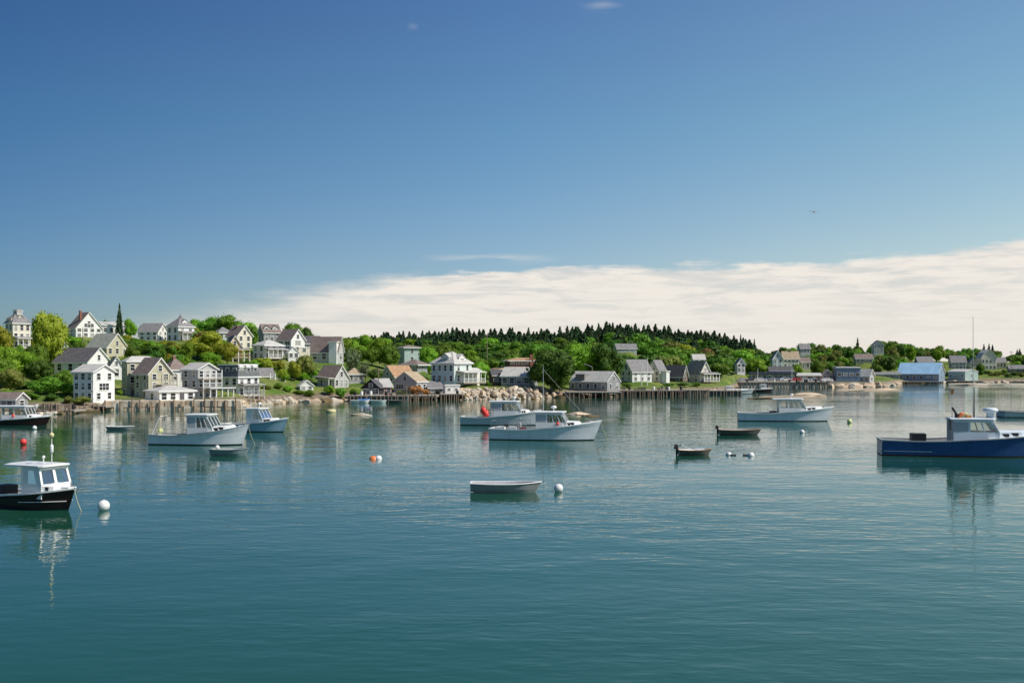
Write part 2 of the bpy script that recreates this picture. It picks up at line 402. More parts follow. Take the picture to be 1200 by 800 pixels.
def build_water():
    m, t = new_mat('harbour_water')
    co = t.n('ShaderNodeTexCoord').outputs['Object']
    mp = t.n('ShaderNodeMapping', ins={0: co, 2: (0, 0, RAD(7)), 3: (.5, 1.15, 1.0)}).outputs[0]
    a = t.n('ShaderNodeTexNoise', ins={'Vector': mp, 'Scale': 1.7, 'Detail': 2.0, 'Roughness': .5, 'Distortion': .25}).outputs[0]
    mp2 = t.n('ShaderNodeMapping', ins={0: co, 2: (0, 0, RAD(-18)), 3: (.6, 1.0, 1.0)}).outputs[0]
    b = t.n('ShaderNodeTexNoise', ins={'Vector': mp2, 'Scale': .33, 'Detail': 2.0, 'Roughness': .5}).outputs[0]
    c = t.n('ShaderNodeTexNoise', ins={'Vector': co, 'Scale': 4.5, 'Detail': 2.0}).outputs[0]
    patch = t.n('ShaderNodeTexNoise', ins={'Vector': t.n('ShaderNodeMapping', ins={0: co, 3: (.5, 1, 1)}).outputs[0], 'Scale': .03, 'Detail': 3.0}).outputs[0]
    amp = t.m('ADD', t.m('MULTIPLY', t.sstep(patch, .38, .62), .75), .45)
    h = t.m('ADD', t.m('MULTIPLY', a, .095), t.m('ADD', t.m('MULTIPLY', b, .27), t.m('MULTIPLY', c, .004)))
    h = t.m('MULTIPLY', h, amp)
    bp = t.n('ShaderNodeBump', ins={'Height': h, 'Strength': 1.0, 'Distance': WATER_D})
    deep = t.n('ShaderNodeTexNoise', ins={'Vector': co, 'Scale': .02, 'Detail': 2.0}).outputs[0]
    col = t.mix(deep, (.009, .066, .040), (.015, .084, .054))
    bs = t.n('ShaderNodeBsdfPrincipled', ins={'Base Color': col, 'Roughness': .02, 'IOR': 1.40, 'Normal': bp.outputs[0]})
    t.n('ShaderNodeOutputMaterial', ins={0: bs.outputs[0]}); MATS['harbour_water'] = m
    me = bpy.data.meshes.new('water'); me.from_pydata([(-9000, -3000, 0), (9000, -3000, 0), (9000, 9000, 0), (-9000, 9000, 0)], [], [(0, 1, 2, 3)])
    me.materials.append(m); o = link('water', me); o['kind'] = 'structure'
WATER_D = 0.25

def build_pavement():
    mat('gravel', (.34, .30, .25), .95, .2, .8, bump=.4)
    Y0, Y1 = 338.2, 359; xs = [PX(868, Y0) + i * (PX(980, Y0) - PX(868, Y0)) / 20 for i in range(21)]; m = MB()
    m.add([(x, Y0, 1.93) for x in xs] + [(x, Y1, 2.02) for x in xs] + [(x, Y0, 1.2) for x in xs], [(i, i+1, 22+i, 21+i) for i in range(20)] + [(i, 42+i, 43+i, i+1) for i in range(20)], 'gravel')
    o = m.build('quay_pavement'); o['kind'] = 'structure'
# ------------------------------------------------------------------ houses
WIN = {}
def win_meshes(wd, hg, trim, shut):
    k = (round(wd, 2), round(hg, 2), trim, shut)
    if k not in WIN:
        f = MB(); t = .09
        f.box(-wd/2-t, wd/2+t, -.07, 0, hg/2, hg/2+t*1.3, trim); f.box(-wd/2-t*1.4, wd/2+t*1.4, -.10, 0, -hg/2-t, -hg/2, trim)
        f.box(-wd/2-t, -wd/2, -.06, 0, -hg/2, hg/2, trim); f.box(wd/2, wd/2+t, -.06, 0, -hg/2, hg/2, trim)
        f.box(-wd/2, wd/2, -.045, 0, -.03, .03, trim)
        if wd > 1.3:
            for q in range(1, int(round(wd / .75))): 
                x = -wd/2 + wd * q / round(wd / .75); f.box(x-.035, x+.035, -.045, 0, -hg/2, hg/2, trim)
        if shut:
            for s in (-1, 1): f.box(s*(wd/2+t+.16)-.15, s*(wd/2+t+.16)+.15, -.05, 0, -hg/2, hg/2, shut)
        p = MB(); p.box(-wd/2, wd/2, -.02, .03, -hg/2, hg/2, 'window_glass')
        WIN[k] = (f.mesh('window'), p.mesh('window_pane'))
    return WIN[k]
def add_window(root, side, a, z, wd, hg, W, D, trim='trim_white', shut=None, ydep=None):
    f, p = win_meshes(wd, hg, trim, shut)
    o = link('window', f, root); q = link('pane', p, o)
    e = .005
    if side == 'f': o.location = (a, -D/2 - e, z)
    elif side == 'b': o.location = (a, D/2 + e, z); o.rotation_euler = (0, 0, math.pi)
    elif side == 'l': o.location = (-W/2 - e, a, z); o.rotation_euler = (0, 0, -math.pi/2)
    elif side == 'r': o.location = (W/2 + e, a, z); o.rotation_euler = (0, 0, math.pi/2)
    return o
def roof_mesh(kind, W, D, H, R, mt, o=.35, fascia='trim_white'):
    """roof over a W x D body whose eaves are at H; R = ridge height above the eaves"""
    r = MB(); t = .16
    if kind in ('gy', 'gx'):
        S = W if kind == 'gy' else D; Ln = D if kind == 'gy' else W; ax = 'y' if kind == 'gy' else 'x'
        sl = R / (S / 2); e = S / 2 + o
        prof = [(-e, H - o*sl), (0, H + R), (e, H - o*sl), (e, H - o*sl + t*1.2), (0, H + R + t*1.4), (-e, H - o*sl + t*1.2)]
        v = []; 
        for h in (-Ln/2 - o, Ln/2 + o):
            for u, z in prof: v.append((u, h, z) if ax == 'y' else (h, u, z))
        r.add(v, [(5, 4, 10, 11), (4, 3, 9, 10)], mt)
        r.add(v, [(0, 6, 7, 1), (1, 7, 8, 2), (0, 5, 11, 6), (2, 8, 9, 3), (0, 1, 4, 5), (1, 2, 3, 4), (6, 11, 10, 7), (7, 10, 9, 8)], fascia)
    elif kind == 'hip':
        ex, ey = W/2 + o, D/2 + o; m_ = min(ex, ey) * .96; rx, ry = ex - m_, ey - m_
        v = [(-ex, -ey, H-.05), (ex, -ey, H-.05), (ex, ey, H-.05), (-ex, ey, H-.05), (-ex, -ey, H+t), (ex, -ey, H+t), (ex, ey, H+t), (-ex, ey, H+t),
             (-rx, -ry, H+R), (rx, -ry, H+R), (rx, ry, H+R), (-rx, ry, H+R)]
        r.add(v, [(0, 1, 5, 4), (1, 2, 6, 5), (2, 3, 7, 6), (3, 0, 4, 7), (3, 2, 1, 0)], fascia)
        r.add(v, [(4, 5, 9, 8), (5, 6, 10, 9), (6, 7, 11, 10), (7, 4, 8, 11), (8, 9, 10, 11)], mt)
    elif kind == 'mansard':
        ex, ey = W/2 + .3, D/2 + .3
        r.box(-ex, ex, -ey, ey, H-.1, H+.15, fascia); r.box(-ex+.1, ex-.1, -ey+.1, ey-.1, H+.15, H+R, mt, top=(.82, .82))
        r.box(-ex*.86, ex*.86, -ey*.86, ey*.86, H+R, H+R+.2, fascia)
    elif kind == 'flat':
        r.box(-W/2-o, W/2+o, -D/2-o, D/2+o, H, H+.18, fascia); r.box(-W/2-o+.1, W/2+o-.1, -D/2-o+.1, D/2+o-.1, H+.18, H+max(R, .25), mt, top=(.96, .96))
    elif kind == 'shed':       # one slope, high at the back
        ex, ey = W/2 + o, D/2 + o; k = R / D
        v = [(-ex, -ey, H-o*k), (ex, -ey, H-o*k), (ex, ey, H+R+o*k), (-ex, ey, H+R+o*k)]; v += [(x, y, z + t) for x, y, z in v]
        r.add(v, [(3, 2, 1, 0), (0, 1, 5, 4), (1, 2, 6, 5), (2, 3, 7, 6), (3, 0, 4, 7)], fascia); r.add(v, [(4, 5, 6, 7)], mt)
    elif kind == 'gambrel':    # barn roof, ridge along y
        r2 = []
        e = W/2
        prof = [(-e-.25, H-.15), (-e*.62, H+R*.62), (0, H+R), (e*.62, H+R*.62), (e+.25, H-.15)]
        up = [(x*1.03, z + .2) for x, z in prof]
        poly = prof + up[::-1]; n = len(poly)
        v = [(u, -D/2-o, z) for u, z in poly] + [(u, D/2+o, z) for u, z in poly]
        r.add(v, [(i, n+i, n+i+1, i+1) for i in range(4)] + [(4, n+4, n+5, 5), (0, 9, n+9, n)] + [(i, i+1, 8-i, 9-i) for i in range(4)] + [(n+9-i, n+8-i, n+i+1, n+i) for i in range(4)], fascia)
        r.add(v, [(i, n+i, n+i+1, i+1) for i in range(5, 9)], mt)
    return r
def wall_mesh(kind, W, D, H, R, mt, base=-2.5):
    b = MB(); g = .03
    b.box(-W/2, W/2, -D/2, D/2, base, H - g, mt)
    if kind == 'gy': b.prism([(-W/2, H-g), (W/2, H-g), (0, H+R-g*1.5)], 'y', -D/2, D/2, mt)
    elif kind == 'gx': b.prism([(-D/2, H-g), (D/2, H-g), (0, H+R-g*1.5)], 'x', -W/2, W/2, mt)
    elif kind == 'gambrel': b.prism([(-W/2, H-g), (W/2, H-g), (W*.31, H+R*.62-g), (0, H+R-g*2), (-W*.31, H+R*.62-g)], 'y', -D/2, D/2, mt)
    elif kind == 'shed': b.add([(-W/2, -D/2, H-g), (W/2, -D/2, H-g), (W/2, D/2, H-g), (-W/2, D/2, H-g), (-W/2, D/2, H+R-g), (W/2, D/2, H+R-g)],
                               [(2, 3, 4, 5), (0, 3, 4), (1, 5, 2), (0, 4, 5, 1)], mt)
    return b
HOUSES = []
def geom(sp):
    xl, xc, xr, yb, ye, yr, Y, phi = sp[:8]
    th = RAD(phi) - math.atan((xc - 600) / FPX)
    c = math.cos(RAD(phi)); s = abs(math.sin(RAD(phi)))
    if phi >= 0: front = (xr - xc); side = (xc - xl)
    else: front = (xc - xl); side = (xr - xc)
    W = front / FPX * Y / c; D = side / FPX * Y / s if (s > .05 and side > 0) else W * 1.1
    return th, W, D
def center(sp):
    xl, xc, xr, yb, ye, yr, Y, phi = sp[:8]
    th, W, D = geom(sp); p = P(xc, yb, Y)
    lc = Vector((-W/2 if phi >= 0 else W/2, -D/2, 0)); R = Matrix.Rotation(th, 3, 'Z')
    return p - R @ lc, th, W, D
def house(name, label, cat, sp, roof, wall, rmat, storeys=2, nf=2, ns=2, win=(.85, 1.35), trim='trim_white', shut=None, over=.35, depth=None,
          attic=True, chim=None, door=None, fascia='trim_white', group=None, fwall=None, zlo=0.0, base=-2.5, pane_skip=()):
    """sp = outline in the photo: left edge, near corner, right edge, base, eaves, ridge rows, distance, turn"""
    xl, xc, xr, yb, ye, yr, Y, phi = sp
    c, th, W, D = center(sp)
    if depth: 
        D = depth; p = P(xc, yb, Y); c = p - Matrix.Rotation(th, 3, 'Z') @ Vector((-W/2 if phi >= 0 else W/2, -D/2, 0))
    H = (yb - ye) / FPX * Y
    back = (c - P(xc, yb, Y)).y                      # the ridge stands further back than the near corner
    R = max(.3, (ye - yr) / FPX * Y + (H) * back / Y * 0) if roof != 'flat' else max(.25, (ye - yr) / FPX * Y)
    root = empty(name, c, th, label, cat, group)
    root['_dims'] = [W, D, H, R]
    w = wall_mesh(roof, W, D, H, R, wall, base).build('wall', root)
    r = roof_mesh(roof, W, D, H, R, rmat, over, fascia).build('roof', root)
    ww, wh = win; sh = H / storeys; wh = min(wh, sh * .62)
    for st in range(storeys):
        z = zlo + sh * st + sh * .56
        if z > H - .3: continue
        for i in range(nf):
            if (st, i) in pane_skip: continue
            if door is not None and st == 0 and i == door: continue
            add_window(root, 'f', -W/2 + W * (i + .5) / nf, z, min(ww, W/nf*.75), wh, W, D, trim, shut)
        for i in range(ns):
            add_window(root, 'l' if phi >= 0 else 'r', -D/2 + D * (i + .5) / ns, z, min(ww, D/ns*.75), wh, W, D, trim, shut)
    if attic and roof in ('gy', 'gambrel') and R > 1.3: add_window(root, 'f', 0, H + R * .33, min(.75, W*.2), min(1.0, R*.42), W, D, trim)
    if attic and roof == 'gx' and R > 1.3: add_window(root, 'l' if phi >= 0 else 'r', 0, H + R * .33, min(.75, D*.2), min(1.0, R*.42), W, D, trim)
    if roof == 'mansard':
        n = max(nf, 2)
        for i in range(n): 
            o = add_window(root, 'f', -W/2 + W * (i + .5) / n, H + R * .5, .8, min(1.2, R*.6), W, D - .25, trim)
        for i in range(max(ns, 2)): add_window(root, 'l' if phi >= 0 else 'r', -D/2 + D * (i + .5) / max(ns, 2), H + R * .5, .8, min(1.2, R*.6), W - .25, D, trim)
    if door is not None:
        d = MB(); x = -W/2 + W * (door + .5) / nf; hh = min(2.05, sh * .85)
        d.box(x-.45, x+.45, -D/2-.06, -D/2-.004, .05, hh, 'roof_dark'); d.box(x-.56, x-.45, -D/2-.08, -D/2-.004, .05, hh+.1, trim); d.box(x+.45, x+.56, -D/2-.08, -D/2-.004, .05, hh+.1, trim)
        d.box(x-.45, x+.45, -D/2-.08, -D/2-.004, hh, hh+.1, trim); dd = d.build('door', root)
        h = MB(); h.ball((x+.32, -D/2-.1, 1.0), .04, 'metal_grey', 6); h.build('handle', dd)
    if chim:
        for cx, cy, ch in chim:
            m = MB(); z0 = H + R * .25
            m.box(cx*W/2-.27, cx*W/2+.27, cy*D/2-.27, cy*D/2+.27, z0, H + R*(1-abs(cx)) + ch, 'brick'); m.box(cx*W/2-.33, cx*W/2+.33, cy*D/2-.33, cy*D/2+.33, H+R*(1-abs(cx))+ch, H+R*(1-abs(cx))+ch+.12, 'concrete')
            m.build('chimney', r)
    PADS.append((c.x, c.y, c.z - .05, max(W, D) * .55))
    HOUSES.append((root, W, D, H, R))
    return root, W, D, H, R
def porch(root, x0, x1, y0, y1, z0, zt, n, roofm='roof_grey', trim='trim_white', rails=True, deck=True, roof=True, postm=None, slope=.4):
    """open porch or deck in house coordinates: floor at z0, ceiling at zt, posts along the front edge y0"""
    postm = postm or trim
    p = MB()
    if deck: p.box(x0, x1, y0, y1, z0-.18, z0, 'deck_wood')
    for i in range(n):
        x = x0 + .08 + (x1 - x0 - .16) * i / (n - 1)
        p.box(x-.07, x+.07, y0+.02, y0+.16, z0 if not deck else z0 - 0.0, zt, postm)
        if deck and z0 > .3: p.box(x-.09, x+.09, y0+.02, y0+.20, -2.5, z0-.18, postm)
    o = p.build('porch', root)
    if rails:
        q = MB(); q.box(x0, x1, y0+.05, y0+.12, z0+.9, z0+.97, trim); q.box(x0, x1, y0+.06, y0+.11, z0+.12, z0+.17, trim)
        k = int((x1 - x0) / .22)
        for i in range(k + 1): x = x0 + (x1 - x0) * i / k; q.box(x-.02, x+.02, y0+.065, y0+.105, z0+.15, z0+.9, trim)
        for xx in (x0+.02, x1-.07): q.box(xx, xx+.05, y0+.1, y1, z0+.9, z0+.97, trim)
        q.build('railing', o)
    if roof:
        r = MB(); v = [(x0-.2, y0-.25, zt), (x1+.2, y0-.25, zt), (x1+.2, y1, zt+slope), (x0-.2, y1, zt+slope)]; v += [(a, b, c+.14) for a, b, c in v]
        r.add(v, [(3, 2, 1, 0), (0, 1, 5, 4), (1, 2, 6, 5), (2, 3, 7, 6), (3, 0, 4, 7)], trim); r.add(v, [(4, 5, 6, 7)], roofm); r.build('porch_roof', o)
    return o
def dormer(root, x, y, z, wd, hg, dp, wall, roofm, rot=0.0):
    """gabled dormer, face at (x,y) looking along -y (turned by rot), sill at z"""
    M = Matrix.Translation((x, y, z)) @ Matrix.Rotation(rot, 4, 'Z')
    d = MB(); d.box(-wd/2, wd/2, 0, dp, 0, hg, wall, M); d.prism([(-wd/2, hg), (wd/2, hg), (0, hg + wd*.38)], 'y', 0, dp, wall, M)
    e = wd/2 + .15; s = .76
    for sg in (-1, 1):
        v = [(sg*e, -.15, hg-.15*s), (0, -.15, hg+wd*.38+.02), (0, dp, hg+wd*.38+.02), (sg*e, dp, hg-.15*s)]; v += [(a, b, c+.12) for a, b, c in v]
        d.add(v, [(0, 1, 2, 3), (4, 7, 6, 5), (0, 4, 5, 1), (3, 2, 6, 7), (0, 3, 7, 4)], roofm, False, M)
    o = d.build('dormer', root)
    f, p = win_meshes(wd*.5, hg*.65, 'trim_white', None)
    wn = link('window', f, o); wn.matrix_local = M @ Matrix.Translation((0, -.005, hg*.52)); 
    # sub-part level ends here: glass is inside the same mesh level as the sash
    g = MB(); g.box(-wd*.25, wd*.25, -.025, .02, hg*.52-hg*.325, hg*.52+hg*.325, 'window_glass', M); g.build('pane', o)
    return o

def build_houses():
    # ---------- hilltop, left
    r, W, D, H, R = house('hilltop_mansion', 'tall cream mansion with grey hip roof and a cupola at the far left hilltop', 'house', (7, 15, 34, 409, 379, 366, 262, 32), 'hip', 'cream_paint', 'roof_grey', 3, 3, 2)
    dormer(r, 0, -D/2+.7, H+.15, 2.2, 1.2, 2.2, 'cream_paint', 'roof_grey'); dormer(r, -W*.36, -D/2+.9, H+.15, 1.2, 1.1, 2, 'cream_paint', 'roof_grey')
    c = MB(); c.box(-.8, .8, -.8, .8, H+R-.6, H+R+.5, 'grey_paint'); c.box(-.95, .95, -.95, .95, H+R+.5, H+R+.62, 'trim_white'); c.box(-.85, .85, -.85, .85, H+R+.62, H+R+1.0, 'roof_grey', top=(.4, .4)); c.build('cupola', r)
    porch(r, -W*.45, W*.45, -D/2-1.8, -D/2, .3, 2.7, 4)
    r, W, D, H, R = house('gabled_house', 'white crest house with a wide window band, dark roof and tall chimney', 'house', (80, 89, 117.5, 395, 384, 366, 275, 26), 'gy', 'white_paint', 'roof_brown', 2, 4, 1, (1.0, 1.2), chim=[(-.5, -.5, 2.6)])
    add_window(r, 'f', 0, H+.75, 2.6, .9, W, D)
    house('long_house', 'long low white house on the hill crest left of the dark spruce', 'house', (116, 120, 147, 393, 381, 377, 300, 12), 'gx', 'white_paint', 'roof_pale', 1, 4, 1, (.9, 1.1), depth=8)
    house('gabled_house', 'grey green roofed house with a beige gable below the hill crest', 'house', (103, 125, 148, 416, 407, 391, 238, 44), 'gy', 'beige_paint', 'roof_green', 1, 3, 2, (.9, 1.1))
    house('gabled_house', 'small white house half hidden behind the big yellow green tree', 'house', (56, 61, 78, 419, 407, 395, 250, 15), 'gy', 'white_paint', 'roof_grey', 2, 2, 1)
    r, W, D, H, R = house('gabled_house', 'white gabled house with a long dark grey roof behind the white waterside house', 'house', (66, 102, 128, 438, 424, 408, 203, 52), 'gy', 'white_paint', 'roof_dark', 1, 2, 3, (.9, 1.3))
    # ---------- shore, left
    r, W, D, H, R = house('waterside_house', 'bright white three storey house on posts at the water with a pale roof', 'house', (87.5, 109, 133, 470.5, 436, 428, 172, 44), 'gy', 'white_paint', 'roof_pale', 3, 2, 3, (.75, 1.2), pane_skip=((1, 0), (1, 1)), attic=True)
    add_window(r, 'f', 0, H*.50, 2.1, 1.1, W, D)
    house('gabled_house', 'small white cottage with one attic window to the right of the waterside house', 'house', (126, 129, 143, 445, 429, 418.5, 200, 18), 'gy', 'white_paint', 'roof_grey', 1, 1, 1)
    r, W, D, H, R = house('waterside_house', 'weathered grey beige house with pale hip roof and stair decks at the shore', 'house', (143, 149, 184, 468, 424, 417, 190, 20), 'hip', 'beige_paint', 'roof_pale', 3, 3, 1, (.8, 1.1), over=.25)
    porch(r, -W*.42, W*.12, -D/2-2.4, -D/2, 2.2, 4.4, 5, roof=True, trim='grey_paint'); porch(r, -W*.42, W*.12, -D/2-2.45, -D/2, .2, 2.0, 5, roof=False, trim='grey_paint')
    s = MB()
    for i in range(12): s.box(-W*.3+i*.28, -W*.3+i*.28+.3, -D/2-3.3, -D/2-2.5, -.6+i*.24, -.52+i*.24, 'deck_wood')
    s.build('stairs', r)
    r, W, D, H, R = house('shore_house', 'olive beige gabled house with brown roof slope and chimney over open decks', 'house', (158, 174, 200, 467, 437, 420, 184, 34), 'gy', 'beige_paint', 'roof_brown', 3, 2, 2, (.8, 1.1), over=.4)
    porch(r, -W*.2, W*.5, -D/2-1.9, -D/2, 2.5, 4.3, 5, roof=False, postm='beige_paint', trim='grey_paint'); porch(r, -W*.2, W*.5, -D/2-1.95, -D/2, .3, 2.3, 5, roof=False, postm='beige_paint', trim='grey_paint')
    r, W, D, H, R = house('shore_house', 'white walled house with broad brown hip roof and red chimney behind the shore decks', 'house', (190, 199, 219, 466, 434, 419, 197, 24), 'hip', 'white_paint', 'roof_brown', 2, 2, 2, chim=[(-.1, 0, .5)])
    r, W, D, H, R = house('boathouse', 'low white boathouse with a pale hip roof standing above the granite sea wall', 'boathouse', (175.5, 187, 227, 471.5, 459, 452, 176.5, 26), 'hip', 'white_paint', 'roof_pale', 1, 4, 1, (.9, 1.1), over=.35, door=2, depth=5.5)
    r, W, D, H, R = house('shore_house', 'grey three storey house with stacked balconies and a flat pale gable', 'house', (214, 232, 254, 467.5, 433, 426, 186, 38), 'gy', 'grey_paint', 'roof_pale', 3, 3, 2, (.85, 1.35), over=.35, attic=False)
    for z in (2.0, 3.7): porch(r, -W/2, W/2, -D/2-1.5, -D/2, z, z+1.6, 4, roof=False)
    porch(r, -W*.3, W*.95, -D/2-2.4, -D/2-1.55, .3, 1.9, 5, roof=True, slope=.1, rails=False)
    r, W, D, H, R = house('mansard_house', 'white house with a dark mansard roof and dormer windows over the rocks', 'house', (254, 279, 303.5, 466, 442, 428, 196, 46), 'mansard', 'white_paint', 'dark_shingle', 2, 3, 3, chim=[(-.3, .2, .6)])
    porch(r, -W/2, W/2, -D/2-1.4, -D/2, .4, 2.4, 5, roof=True, trim='grey_paint', slope=.2)
    d = MB()
    for x in (-W*.32, 0, W*.32): d.prism([(x-.75, H+R*.84), (x+.75, H+R*.84), (x, H+R*1.12)], 'y', -D/2-.05, -D/2+1.2, 'trim_white')
    d.build('dormer_gable', r)
    r, W, D, H, R = house('gabled_house', 'small white sunroom house with a terrace wall right of the mansard house', 'house', (299, 303, 320, 449, 440, 432, 225, 15), 'gx', 'white_paint', 'roof_grey', 1, 4, 1, (.8, 1.2))
    porch(r, W*.1, W*1.15, -D/2-2.2, -D/2, .2, 2.2, 4, roof=False)
    # ---------- hill, centre left
    house('gabled_house', 'grey white house on the crest with a grey roof left of the victorian house', 'house', (164, 185, 196, 399, 388, 379, 275, 58), 'gy', 'white_paint', 'roof_grey', 2, 2, 3)
    r, W, D, H, R = house('victorian_house', 'tall white victorian house on the crest with pointed grey hip roof', 'house', (196, 209, 227, 400, 383, 371, 272, 38), 'hip', 'white_paint', 'roof_grey', 2, 2, 2, (.9, 1.6))
    dormer(r, 0, -D/2+.6, H+.1, 1.8, 1.3, 2.5, 'white_paint', 'roof_grey'); porch(r, -W/2, W*.7, -D/2-1.8, -D/2, .4, 2.3, 5)
    c = MB(); c.lathe([(.5, H+R-.7), (.5, H+R-.1), (.02, H+R+1.0)], 'roof_grey', 8); c.build('finial', r)
    house('hip_roof_house', 'small house with a grey hip roof tucked between crest trees', 'house', (251, 256, 271, 398, 390, 383, 290, 20), 'hip', 'grey_paint', 'roof_grey', 1, 2, 1)
    house('gabled_house', 'tall cream gabled house with brown roof right of the crest trees', 'house', (266, 278, 295, 408, 393, 381.5, 262, 36), 'gy', 'cream_paint', 'roof_brown', 2, 2, 2, chim=[(-.2, .1, .6)])
    r, W, D, H, R = house('gabled_house', 'pale yellow gabled house with porch below the cream house', 'house', (263, 267, 283, 426, 406, 394, 243, 14), 'gy', 'yellow_paint', 'roof_brown', 2, 1, 1, (1.1, 1.2))
    porch(r, -W*.3, W*.95, -D/2-1.8, -D/2, 1.4, 3.2, 4, trim='yellow_paint', postm='trim_white')
    r, W, D, H, R = house('gambrel_house', 'dark grey house with big gables on the crest between two tree clumps', 'house', (303, 309, 328, 400, 389, 380, 298, 20), 'gx', 'grey_shingle', 'roof_brown', 2, 3, 1)
    dormer(r, -W*.28, -D/2+.5, H+.2, 1.8, 1.1, 2, 'grey_paint', 'roof_brown'); dormer(r, W*.22, -D/2+.5, H+.2, 1.8, 1.1, 2, 'grey_paint', 'roof_brown')
    r, W, D, H, R = house('villa', 'white villa with shallow hip roof and closed veranda halfway up the hill', 'house', (296.5, 310, 332, 421, 405, 398, 250, 38), 'hip', 'white_paint', 'roof_pale', 2, 3, 2, (.9, 1.3))
    porch(r, -W/2, W*.5, -D/2-1.5, -D/2, .3, 2.4, 5)
    r, W, D, H, R = house('gabled_house', 'white house with steep gable, tall door window and dark roof on the hill', 'house', (325, 341, 357, 413, 398, 386, 262, 42), 'gy', 'white_paint', 'roof_brown', 2, 1, 2, (1.8, 1.6))
    house('garden_cottage', 'small white gabled wing in front of the steep gabled hill house', 'cottage', (335, 338, 350, 420, 413, 407, 252, 15), 'gy', 'white_paint', 'roof_pale', 1, 2, 1, (.8, 1.1), over=.2, attic=False)
    w_ = house('garden_annex', 'low cream flat roofed annex beside the steep gabled hill house', 'annex', (348, 350, 363, 413, 407.5, 407, 256, 12), 'flat', 'cream_paint', 'roof_pale', 1, 1, 0, over=.1)
    house('gabled_house', 'dark roofed house half hidden behind the steep gabled hill house', 'house', (352, 356, 376, 408, 402, 394, 288, 12), 'gx', 'grey_shingle', 'roof_dark', 1, 2, 1)
    r, W, D, H, R = house('long_house', 'long white house with a big plain brown roof at the edge of the green trees', 'house', (364, 396, 402.5, 425, 411, 395, 262, -22), 'gx', 'grey_paint', 'roof_brown', 1, 3, 1, (1.1, 1.5), attic=False)
    t = MB(); t.box(W/2-2.2, W/2-.1, -D/2-.7, -D/2+1.5, -1, H+2.2, 'white_paint'); t.box(W/2-2.4, W/2+.1, -D/2-.9, -D/2+1.7, H+2.2, H+2.4, 'trim_white'); t.build('stair_tower', r)
    r, W, D, H, R = house('gabled_house', 'brown roofed house with timbered white gable and dark porch above the bushes', 'house', (372, 392, 408.5, 455, 443, 429, 228, 46), 'gy', 'grey_paint', 'roof_brown', 1, 3, 2, (.7, 1.2))
    porch(r, -W/2-1.6, -W/2+.2, -D/2+.2, D/2, .3, 2.2, 2, roofm='roof_brown', rails=False)
    house('garden_shed', 'small white gabled shed above the round bushes near the shore', 'shed', (349, 352, 367, 457, 452, 446, 220, 15), 'gy', 'white_paint', 'roof_pale', 1, 2, 1, (.7, .8), over=.25, attic=False)
    house('low_house', 'low house with tan roof and dark window band left of the dark barn', 'house', (404, 408, 426, 447, 439, 431, 236, 12), 'hip', 'grey_paint', 'roof_tan', 1, 3, 1, (.9, 1.1))
    # ---------- wharf, centre
    r, W, D, H, R = house('barn', 'black gabled barn with two white framed windows at the wharf', 'barn', (425, 444.5, 450, 464, 454, 445.5, 217, -22), 'gy', 'black_wood', 'roof_dark', 1, 2, 0, (1.5, .9), fascia='black_wood')
    house('lean_to_shed', 'red shed with pale grey roof attached to the black barn', 'shed', (441, 445, 459, 463, 453, 445, 219, 10), 'shed', 'red_wood', 'roof_pale', 1, 2, 0, (.8, .9), depth=4.5)
    house('gabled_house', 'grey gabled house with an orange brown roof slope behind the barn', 'house', (446, 462.5, 486, 452, 441, 429, 243, -52), 'gy', 'grey_paint', 'roof_orange', 1, 2, 2, (.8, 1.2))
    r, W, D, H, R = house('garage_house', 'grey beige house with shallow gable, dark garage window and pale roof slope', 'house', (461, 488, 500.5, 462, 447, 436.5, 225, -34), 'gy', 'grey_paint', 'roof_tan', 1, 0, 2, (.9, 1.2))
    add_window(r, 'f', -W*.22, H*.62, 2.0, 1.0, W, D)
    house('flat_roof_house', 'square teal grey house with a flat brown roof among the trees', 'house', (467, 474, 492, 425, 407.5, 404, 296, 24), 'hip', 'teal_paint', 'roof_brown', 2, 1, 1, (.8, 1.0), over=.6)
    house('low_house', 'brown roofed low house with wide eaves below the square teal house', 'house', (471, 489, 501, 434, 428, 421, 262, -35), 'hip', 'grey_shingle', 'roof_brown', 1, 2, 1, (1, .9), over=.8)
    r, W, D, H, R = house('harbour_mansion', 'big white mansion with shade tinted pale green into its walls and a tall grey hip roof by the wharf', 'house', (505, 532, 553, 450, 426, 411.5, 232, 50), 'hip', 'pale_green', 'roof_pale', 2, 2, 4, (.75, 1.25), over=.4)  # white house: shade of the left face is put into the pale green wall colour
    dormer(r, W*.05, -D/2+.5, H+.1, 2.0, 1.3, 3, 'white_paint', 'roof_pale'); dormer(r, -W/2+.5, -D*.05, H+.1, 2.2, 1.4, 3, 'pale_green', 'roof_pale', -math.pi/2)  # front dormer coloured as lit white, left dormer in the shaded pale green
    porch(r, -W*.35, W*.9, -D/2-2.2, -D/2, .3, 2.6, 6, roofm='roof_pale')
    wg = MB(); wg.box(W/2-.1, W/2+3.4, -D/2+.2, D/2-1, -2, 3.0, 'white_paint'); wg.box(W/2-.3, W/2+3.7, -D/2-.1, D/2-.7, 3.0, 3.15, 'trim_white'); wg.box(W/2-.2, W/2+3.6, -D/2, D/2-.8, 3.15, 3.7, 'roof_pale', top=(.8, .7)); wg.build('side_wing', r)
    house('boathouse', 'small white boathouse on the wharf in front of the harbour mansion', 'boathouse', (519, 522, 539, 461.5, 452, 450.5, 224, 14), 'flat', 'white_paint', 'roof_pale', 1, 2, 0, (.6, .5), over=.15)
    house('wharf_shed', 'grey shed with a sloping roof on the wharf left of the small white boathouse', 'shed', (500, 503, 520, 461, 455, 448, 227, 10), 'shed', 'grey_shingle', 'roof_grey', 1, 2, 0, (.8, .7), depth=6)
